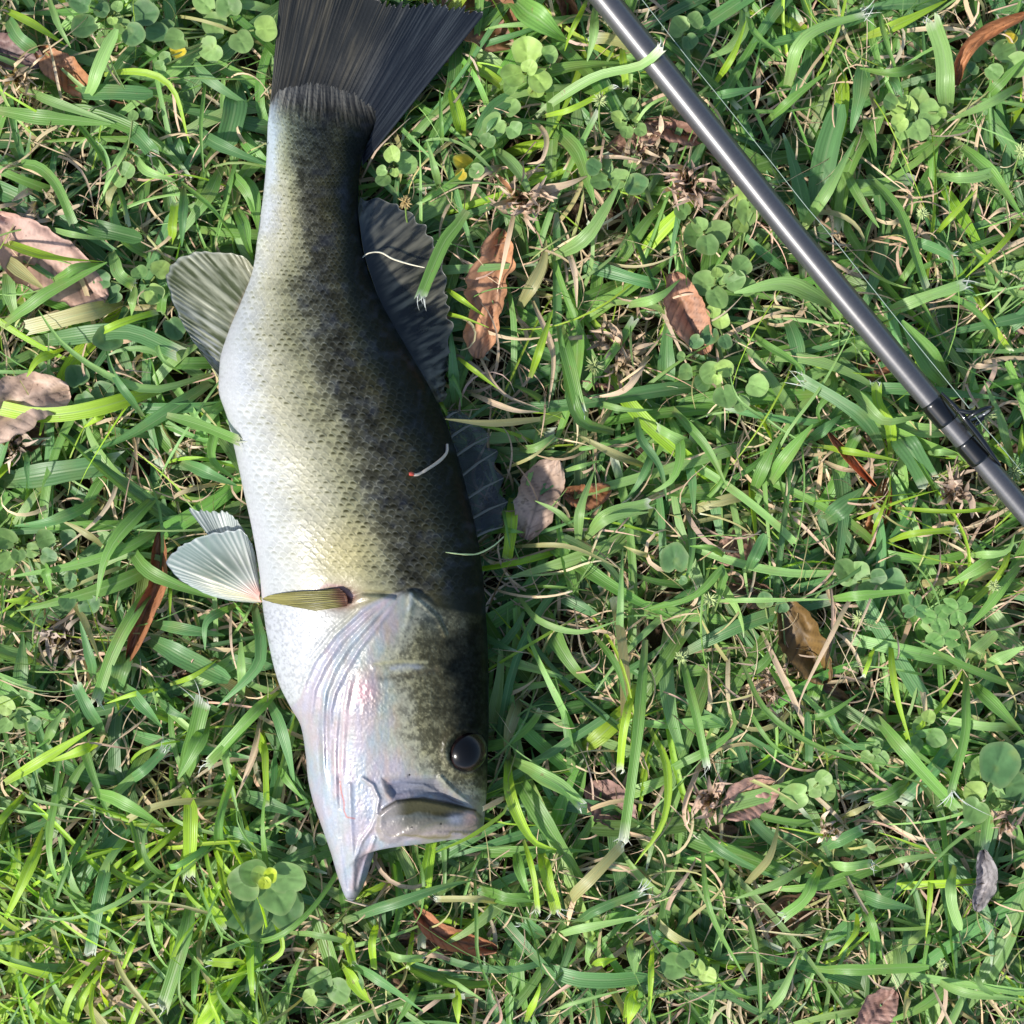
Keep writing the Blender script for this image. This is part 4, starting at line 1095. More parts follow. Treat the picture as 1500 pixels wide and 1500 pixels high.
# leaf: x, y, radius px, tone (0 mid-dark, 1 mid, 2 bright, 3 deep, 4 lime, 5 yellow)
WEEDS = [
 ('cluster of large round leaves by the tail, in the sun', (345,48), [(316,38,22,1),(310,72,22,1),(353,60,20,1),(388,42,20,2),(258,58,17,1),(244,40,15,3),(300,5,17,1),(335,10,22,0),(243,85,12,0),(236,98,11,0),(410,30,12,2),(232,48,18,3),(262,75,13,5)]),
 ('dark leaved weed with a pale young shoot at the top edge left', (165,25), [(125,38,22,3),(150,15,14,3),(180,38,13,1),(165,30,9,2),(195,50,20,3),(155,12,8,1),(172,10,10,1),(210,20,22,3),(120,5,18,3)]),
 ('pair of wet round leaves low in the grass at upper left', (182,255), [(175,262,15,1),(186,250,15,0),(215,168,12,0),(195,170,9,1)]),
 ('weed with two broad leaves under the anal fin base', (215,420), [(165,430,17,3),(205,400,14,0),(235,395,16,2),(225,430,18,2),(160,495,22,3),(255,480,18,3),(150,410,16,3)]),
 ('low round leaves behind the curved blade at the left', (115,560), [(113,552,20,3),(150,575,20,3),(125,590,18,3)]),
 ('group of round leaves at the left edge', (28,800), [(10,790,17,1),(8,822,16,1),(46,806,13,1),(66,790,17,0),(70,815,15,3),(100,790,17,3),(-12,805,14,1),(28,812,12,0)]),
 ('shaded round leaves below the group at the left edge', (118,850), [(125,845,16,3),(105,850,14,3),(130,885,20,3),(100,880,14,3)]),
 ('bright young rosette at the left edge, lower', (25,1045), [(30,1050,18,1),(10,1035,16,2),(40,1015,12,0),(8,1062,12,1),(50,1060,14,3)]),
 ('large two tiered weed with a glowing yellow green heart', (388,1285), [(362,1330,36,3,-.006),(418,1330,32,3,-.006),(386,1345,30,3,-.008),(360,1292,30,0,.004),(418,1286,28,0,.004),(405,1310,30,0,.003),(372,1278,22,0,.006),(380,1280,14,2,.009),(396,1282,13,4,.010),(388,1292,11,4,.011)]),
 ('round leaved weed in the sun just right of the tail tip', (775,100), [(772,78,25,2),(805,80,15,1),(752,110,20,2),(790,118,20,2),(775,100,14,2),(785,132,14,2),(748,128,12,1)]),
 ('trailing weed leaves below the sunlit one by the tail', (735,175), [(745,158,19,1),(725,183,19,1),(715,205,14,0),(752,190,15,0)]),
 ('yellow leaf weed between the tail and the dorsal fin', (690,245), [(680,240,15,5),(676,255,11,5),(697,250,13,0)]),
 ('weed tucked in the notch below the tail fin', (578,245), [(594,240,20,1),(562,262,12,1),(575,228,14,2),(578,252,8,2),(560,250,9,1)]),
 ('small bright weed shoot in straw left of the rod', (920,180), [(925,155,13,1),(910,178,13,1),(918,193,12,1),(938,190,12,1),(905,172,10,2),(930,172,9,2)]),
 ('round leaves in shade beneath the straw tuft', (900,262), [(884,248,18,0),(905,262,18,1),(880,265,16,0),(930,270,20,3),(870,245,14,3),(925,240,14,0)]),
 ('weed leaves crowding the left side of the rod', (1095,305), [(1080,290,17,2),(1095,310,20,1),(1110,300,16,1),(1030,265,13,1),(1045,255,13,0),(1058,262,12,0),(1085,330,14,2)]),
 ('dark green rounded pair beside the straw tuft', (1035,345), [(1018,345,21,0),(1050,340,20,1),(1025,330,14,1),(1036,358,19,0),(1000,310,15,0)]),
 ('stack of pale round leaves above the orange torn leaf', (1045,425), [(1032,415,22,1),(1058,405,20,1),(1050,435,19,1),(1075,412,17,0),(1085,390,18,0),(1055,468,15,2),(1045,455,12,2),(1095,420,16,0),(1050,400,10,2)]),
 ('round leaves at the end of the trailing shoot, centre right', (1050,540), [(1042,545,18,1),(1060,540,15,2),(1062,580,20,0),(1108,565,20,1),(1050,555,9,2),(1030,560,15,0),(1005,545,14,0),(1085,590,14,0),(998,522,8,1)]),
 ('rosette of pale round leaves right of the rod near the top', (1335,165), [(1325,160,20,2),(1360,165,22,1),(1345,190,20,1),(1318,180,15,2),(1305,150,15,0),(1345,145,18,1),(1322,195,13,1),(1380,165,10,2)]),
 ('dark leaf pair left of the top end of the rod', (1000,45), [(995,40,18,1),(1018,30,15,0),(1010,60,14,3)]),
 ('weed with small leaves in the top right corner', (1440,90), [(1435,80,14,0),(1470,75,20,0),(1490,95,22,1),(1425,100,12,3),(1455,105,14,0),(1405,95,14,3),(1480,55,12,5)]),
 ('single heart shaped leaf on the ground at the centre', (990,845), [(988,820,24,3),(1000,850,8,3)]),
 ('serrated dark leaf right of centre', (1250,850), [(1252,845,24,0),(1238,835,18,0),(1272,858,16,0),(1305,850,20,3),(1285,845,14,3)]),
 ('weed of three rounded leaflets beside the clipped pinkish leaf', (1185,1160), [(1165,1165,22,1),(1192,1155,16,1),(1212,1160,14,1),(1205,1140,14,1)]),
 ('small round leaved shoot near the lower right', (1278,1100), [(1280,1092,14,0),(1270,1108,11,1),(1290,1110,13,0),(1283,1100,7,1)]),
 ('large spotted round leaves at the right edge, lower', (1440,1165), [(1430,1130,20,0),(1428,1160,20,2),(1428,1185,22,0),(1470,1195,22,1),(1462,1120,34,3),(1480,1150,28,3),(1500,1110,30,3),(1435,1120,14,1),(1505,1180,24,3)]),
 ('shaded weed leaves in the lower right thicket', (1355,1065), [(1350,1065,18,1),(1340,1090,14,0),(1370,1080,16,0),(1360,1050,12,2)]),
 ('folded bright weed leaf beside the bottom centre grass', (1025,1425), [(1035,1428,15,2),(1022,1418,13,2),(990,1415,22,0),(1005,1405,16,0)]),
 ('pale weed leaves in the bottom right quarter', (1245,1220), [(1250,1235,18,1),(1262,1245,14,1),(1270,1240,12,0)]),
 ('dull oval leaves at the bottom edge left of centre', (480,1445), [(470,1435,20,0),(495,1450,22,0),(520,1440,18,3),(455,1460,14,2)]),
 ('round leaves half hidden left of the chin', (450,1240), [(448,1235,17,3),(430,1225,15,3),(470,1230,10,3)]),
 ('small weed under the curved blades at the top right of centre', (1050,470), [(1040,490,15,3),(1020,500,12,3),(1062,500,12,3)]),
 ('broad pale leaf beside the three cut blades on the right', (1170,1175), [(1120,880,14,3),(1145,890,12,3)]),
]
for i, (lab, pos, lv) in enumerate(WEEDS):
    weed(lab, pos, lv, z=.021 if i not in (8,) else .031)
def clover(label, pos, lf):
    root = empty('clover_plant', at(pos[0], pos[1], .005)); tag(root, label, 'clover', 'three leaved clovers')
    stalk = []
    for cx, cy, r, a0, tone in lf:
        z = .032
        for k in range(3):
            a = math.radians(a0 + 120 * k)
            x, y = cx + math.cos(a) * r * .62, cy + math.sin(a) * r * .62
            V, F, C = leaf_disc(x, y, r * .52, math.degrees(a) + 180, z, tone, heart=.42, cup=.1, tilt=(.1, 0), fold=.25)
            o = fast_mesh('leaflet', V, F, M_WEED, None, C); rehome(o, root)
        stalk.append(tube(spline([at(pos[0], pos[1], .006), at((cx + pos[0]) / 2 + 3, (cy + pos[1]) / 2, .022), at(cx, cy, z - .0005)], 8), .0004, 6))
    V, F = merge(stalk); o = fast_mesh('stem', V, F, M_WEED, None, np.ones((len(V), 3)) * np.array((.14, .2, .06))); rehome(o, root)
G1 = (.13, .26, .07)
clover('clover with heart shaped leaflets above the dark hollow at right', (1385,935), [(1380,930,27,20,G1),(1372,905,22,70,G1),(1402,893,24,-35,G1),(1340,890,20,150,(.08,.18,.06))])
def seedhead(label, x, y, z, r, colr, n=60):
    root = empty('grass_seedhead', at(x, y, z)); tag(root, label, 'seed head', 'small bristly seed heads')
    parts = []
    c = np.array(at(x, y, z))
    for k in range(n):
        v = np.array([rnd.gauss(0, 1), rnd.gauss(0, 1), abs(rnd.gauss(0, .7))]); v /= np.linalg.norm(v)
        L = r * S * rnd.uniform(.6, 1.1)
        parts.append(tube([c, c + v * L * .6, c + v * L], [.00035, .0003, .00008], 5))
    V, F = merge(parts); o = fast_mesh('bristles', V, F, M_STRAW, None, np.ones((len(V), 3)) * np.array(colr), np.zeros((len(V), 3))); rehome(o, root)
    st = tube(spline([c, c + np.array((0, -.006, -.008)), c + np.array((.002, -.012, -.02))], 10), .0004, 6)
    o = fast_mesh('stalk', st[0], st[1], M_GRASS, None, np.ones((len(st[0]), 3)) * np.array((.2, .3, .08)), np.zeros((len(st[0]), 3))); rehome(o, root)
YG = (.42, .50, .22); TB = (.40, .30, .13)
for a in [('brown seed head standing over the soft dorsal fin', 594, 296, .034, 11, TB), ('pale green seed head behind the rod guide', 1442, 608, .033, 17, YG),
          ('seed head where blades cross right of the fish head', 998, 963, .032, 11, YG), ('green seed head left of the upper rod', 879, 147, .032, 12, YG),
          ('seed head at the right edge near the top', 1495, 222, .03, 12, YG), ('seed head on a stalk right of the rod', 1350, 313, .03, 10, YG),
          ('seed head below the rod at the right edge', 1484, 692, .032, 15, YG), ('seed head in the grass above the fish mouth level', 870, 535, .03, 15, (.3,.36,.15)),
          ('pale seed head on long thin stalks at right', 1040, 877, .03, 12, YG), ('small green seed head beside the clover', 1258, 905, .03, 12, YG),
          ('seed head at the far right, mid height', 1456, 858, .03, 10, YG), ('little seed head near the bottom right corner', 1380, 1412, .03, 9, YG)]:
    seedhead(*a)
# ------------------------------------------------------------------ grass
K = 12
PAL = {'g': (.150, .300, .064), 'b': (.108, .238, .080), 'l': (.240, .400, .125), 'y': (.310, .480, .040), 'd': (.066, .160, .040),
       's': (.50, .37, .25), 't': (.34, .32, .14), 'w': (.62, .64, .58), 'o': (.45, .18, .08)}
def blades_mesh(name, P, W, roll, fold, Ca, tiptype, mat, seeds, tipcol=None):
    """P (n,K,3); W (n,) half width; Ca (n,3); tiptype (n,) 0 pointed 1 cut"""
    n = len(P)
    T = np.gradient(P, axis=1); T /= np.linalg.norm(T, axis=2)[..., None] + 1e-12
    up = np.array([0, 0, 1.0])
    side = np.cross(T, up); side /= np.linalg.norm(side, axis=2)[..., None] + 1e-9
    nor = np.cross(side, T)
    t = np.linspace(0, 1, K)[None]
    rl = roll[:, None] * (0.4 + .6 * t) if roll.ndim == 1 else roll
    s2 = side * np.cos(rl)[..., None] + nor * np.sin(rl)[..., None]
    n2 = -side * np.sin(rl)[..., None] + nor * np.cos(rl)[..., None]
    pt = np.minimum(1, .55 + 1.6 * t) * np.clip((1 - t) / .55, 0.03, 1) ** .65
    ct = np.minimum(1, .55 + 1.6 * t) * (1 - .12 * t)
    rt = np.minimum(1, .5 + 1.4 * t) * np.clip(1 - np.clip((t - .82) / .18, 0, 1) ** 2, .15, 1) ** .5
    tt = tiptype[:, None]
    prof = np.where(tt == 0, pt, np.where(tt == 1, ct, rt))
    w = W[:, None] * prof
    w = w * (1 + .10 * (vnoise(t * 5 + 0 * tt, seeds[:, None] * 7.7 + 0 * t, 3) - .5) * 2)
    L_ = P - s2 * w[..., None]; R_ = P + s2 * w[..., None]
    M_ = P - n2 * (w * fold[:, None])[..., None]
    L2 = P - s2 * (w * .5)[..., None] - n2 * (w * fold[:, None] * .35)[..., None]
    R2 = P + s2 * (w * .5)[..., None] - n2 * (w * fold[:, None] * .35)[..., None]
    # ragged end for cut blades
    rag = (tiptype == 1)[:, None]
    e = T[:, -1] * W[:, None]
    rr_ = rng.uniform(-.5, .9, (n, 5))
    for q, A in enumerate((L_, L2, M_, R2, R_)):
        A[:, -1] += np.where(rag, e * rr_[:, q:q + 1], 0)
    V = np.stack([L_, L2, M_, R2, R_], 2).reshape(-1, 3)
    F1 = grid_faces(K, 5)
    F = (F1[None] + (np.arange(n) * K * 5)[:, None, None]).reshape(-1, 4)
    C = np.broadcast_to(Ca[:, None, :], (n, K, 3)).copy()
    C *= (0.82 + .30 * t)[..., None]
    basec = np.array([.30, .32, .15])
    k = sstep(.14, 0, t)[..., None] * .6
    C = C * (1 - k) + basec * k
    if tipcol is not None:
        k = (np.where(tt == 1, sstep(.93, 1, t), sstep(.90, 1, t) * .8) * tipcol[:, None])[..., None]
        C = C * (1 - k) + np.array([.60, .62, .50]) * k
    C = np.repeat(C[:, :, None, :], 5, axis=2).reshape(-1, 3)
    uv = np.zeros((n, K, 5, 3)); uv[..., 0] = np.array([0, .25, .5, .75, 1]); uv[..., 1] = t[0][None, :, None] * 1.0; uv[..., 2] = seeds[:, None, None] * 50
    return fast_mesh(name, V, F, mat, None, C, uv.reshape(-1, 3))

# regions where the fish presses the grass down
allpoly = [(400,-110),(394,120)] + [(a[0] - 2, a[1]) for a in ST[3:]] + [(a[2] + 2, a[3]) for a in reversed(ST[3:])] + [(600,150),(680,75),(712,20),(560,-5),(480,-60)]
FINP = [[(246,385),(370,370),(372,400),(322,575),(270,490),(243,420)], [(524,288),(600,310),(650,360),(662,470),(655,600),(620,560),(540,400)],
        [(655,600),(725,640),(745,735),(735,790),(696,790)], [(243,822),(300,780),(274,742),(340,750),(372,790),(386,886),(300,868)]]
def press(P):
    """push blade points below the fish and its fins"""
    z = P[..., 2]
    px = P[..., 0] / (S * (H - .034) / H) + 750; py = 750 - P[..., 1] / (S * (H - .034) / H)
    m = inpoly(px, py, allpoly)
    z = np.where(m, np.minimum(z, .011), z)
    px = P[..., 0] / (S * (H - .024) / H) + 750; py = 750 - P[..., 1] / (S * (H - .024) / H)
    for f in FINP:
        m = inpoly(px, py, f); z = np.where(m, np.minimum(z, .017), z)
    # rod
    q, _ = linedist(px, py, [(790,-125),(885,-3),(1056,215),(1250,437),(1380,603),(1600,885)])
    z = np.where(q < 24, np.minimum(z, .026 - .0 * q), z)
    P[..., 2] = z
    return P
def smooth_z(P):
    for _ in range(2):
        z = P[..., 2].copy(); z[:, 1:-1] = .25 * z[:, :-2] + .5 * z[:, 1:-1] + .25 * z[:, 2:]; P[..., 2] = np.minimum(z, P[..., 2] + .004)
    return P

def random_blades(n, area, zlo, zhi, llo, lhi, wlo, whi, seed, curve=.6, wdist=1.6):
    g = np.random.default_rng(seed)
    x = g.uniform(area[0], area[1], n); y = g.uniform(area[2], area[3], n)
    L = g.uniform(llo, lhi, n); az = g.uniform(0, 2 * np.pi, n)
    W = (wlo + (whi - wlo) * g.random(n) ** wdist) * .5
    zc = g.uniform(zlo, zhi, n)
    t = np.linspace(0, 1, K)[None]
    cu = g.normal(0, curve, n)[:, None]; cu2 = g.normal(0, curve * .6, n)[:, None]
    ang = az[:, None] + cu * (t - .5) * 2 + cu2 * np.sin(t * np.pi)
    step = (L / (K - 1))[:, None]
    X = x[:, None] + np.cumsum(np.cos(ang) * step, 1) - np.cos(az)[:, None] * L[:, None] / 2
    Y = y[:, None] + np.cumsum(np.sin(ang) * step, 1) - np.sin(az)[:, None] * L[:, None] / 2
    rise = zc[:, None]
    drop = g.uniform(0, .75, n)[:, None]
    pk = g.uniform(.35, .85, n)[:, None]
    zz = rise * np.where(t < pk, np.sin(np.clip(t / pk, 0, 1) * np.pi / 2) ** .8, 1 - drop * ((t - pk) / (1 - pk + 1e-6)) ** 2)
    P = np.stack([X, Y, zz + .002], -1)
    return P, W, g

def colours(g, n, keys, probs, jit=.16):
    c = np.array([PAL[k] for k in keys])[g.choice(len(keys), n, p=np.array(probs) / sum(probs))]
    return c * (1 + g.normal(0, jit, (n, 1))) * (1 + g.normal(0, .05, (n, 3)))
A0 = (-.265, .265, -.265, .265)
def layer(name, n, zr, lr, wr, keys, probs, seed, mat, curve=.6, roll=.5, cut=.35, area=A0, pressit=True, wdist=1.6, yellow_corner=False, tipc=.6):
    P, W, g = random_blades(n, area, zr[0], zr[1], lr[0], lr[1], wr[0], wr[1], seed, curve, wdist)
    C = colours(g, n, keys, probs)
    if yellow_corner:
        # young yellow green blades towards the lower left, colour standing in for sunlight
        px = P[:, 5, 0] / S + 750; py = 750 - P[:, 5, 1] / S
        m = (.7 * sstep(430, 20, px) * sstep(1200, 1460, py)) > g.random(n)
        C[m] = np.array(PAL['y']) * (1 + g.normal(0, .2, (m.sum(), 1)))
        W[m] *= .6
    if pressit: P = smooth_z(press(P))
    tip = g.choice([0, 1, 2], n, p=[1 - cut - .1, cut, .1])
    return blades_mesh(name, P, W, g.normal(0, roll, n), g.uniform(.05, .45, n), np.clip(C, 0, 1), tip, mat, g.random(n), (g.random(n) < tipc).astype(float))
mm_ = .001
def lawn(area, pressit, sfx, scale=1.0):
    out = []
    out.append(layer('dry_thatch', int(4200 * scale), (.001, .014), (.018, .06), (.0005, .0018), 'sst', [6, 2, 1], 101 + sfx, M_STRAW, .85, 1.0, .1, area, pressit))
    out.append(layer('dry_thatch', int(1950 * scale), (.008, .023), (.015, .06), (.0006, .0024), 'st', [5, 1], 102 + sfx, M_STRAW, .9, 1.2, .1, area, pressit))
    out.append(layer('dry_thatch', int(850 * scale), (.014, .027), (.012, .05), (.0004, .0013), 'st', [4, 1], 107 + sfx, M_STRAW, .55, 1.0, .1, area, pressit))
    out.append(layer('lawn_grass', int(1300 * scale), (.002, .011), (.035, .10), (.0030, .0080), 'dbg', [4, 4, 2], 103 + sfx, M_GRASS, .22, .5, .35, area, pressit, 1.2))
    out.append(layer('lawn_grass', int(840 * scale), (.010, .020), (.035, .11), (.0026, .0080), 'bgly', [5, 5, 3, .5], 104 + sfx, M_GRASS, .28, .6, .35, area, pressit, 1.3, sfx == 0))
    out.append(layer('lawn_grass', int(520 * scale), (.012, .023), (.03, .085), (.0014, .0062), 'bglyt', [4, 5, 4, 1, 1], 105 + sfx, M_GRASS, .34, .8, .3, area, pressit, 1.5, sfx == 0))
    out.append(layer('lawn_grass', int(600 * scale), (.010, .028), (.03, .09), (.0005, .0015), 'gly', [3, 3, 2], 106 + sfx, M_GRASS, .4, .6, .1, area, pressit))
    return out
STUFF = {'dry_thatch': 'tangle of thin dry tan straw under the green grass', 'lawn_grass': 'short green lawn grass of broad flat blades'}
for o in lawn(A0, True, 0):
    tag(o, STUFF[o.name.split('.')[0]], 'straw' if 'thatch' in o.name else 'grass', kind='stuff')
# extra lower left blades, yellow green painted to suggest a sunlit patch
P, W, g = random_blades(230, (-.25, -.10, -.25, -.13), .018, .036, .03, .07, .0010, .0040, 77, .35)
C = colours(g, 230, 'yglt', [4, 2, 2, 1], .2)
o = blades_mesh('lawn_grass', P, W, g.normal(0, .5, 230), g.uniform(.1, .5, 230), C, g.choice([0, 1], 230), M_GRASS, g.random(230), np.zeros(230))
tag(o, 'young yellow green grass filling the lower left corner, coloured to look sunlit', 'grass', kind='stuff')
# the lawn goes on around the frame
tile = lawn((-.27, .27, -.27, .27), False, 50, .8)
first = True
for i in range(-2, 3):
    for j in range(-2, 3):
        if i == 0 and j == 0: continue
        for t_ in tile:
            if first: o = t_
            else:
                o = t_.copy(); COL.objects.link(o)
            o.location = (i * .53, j * .53, 0)
            o.rotation_euler = (0, 0, math.pi / 2 * ((i * 3 + j) % 4))
            tag(o, 'green lawn and dry straw going on beyond the photo', 'grass', kind='stuff')
        first = False
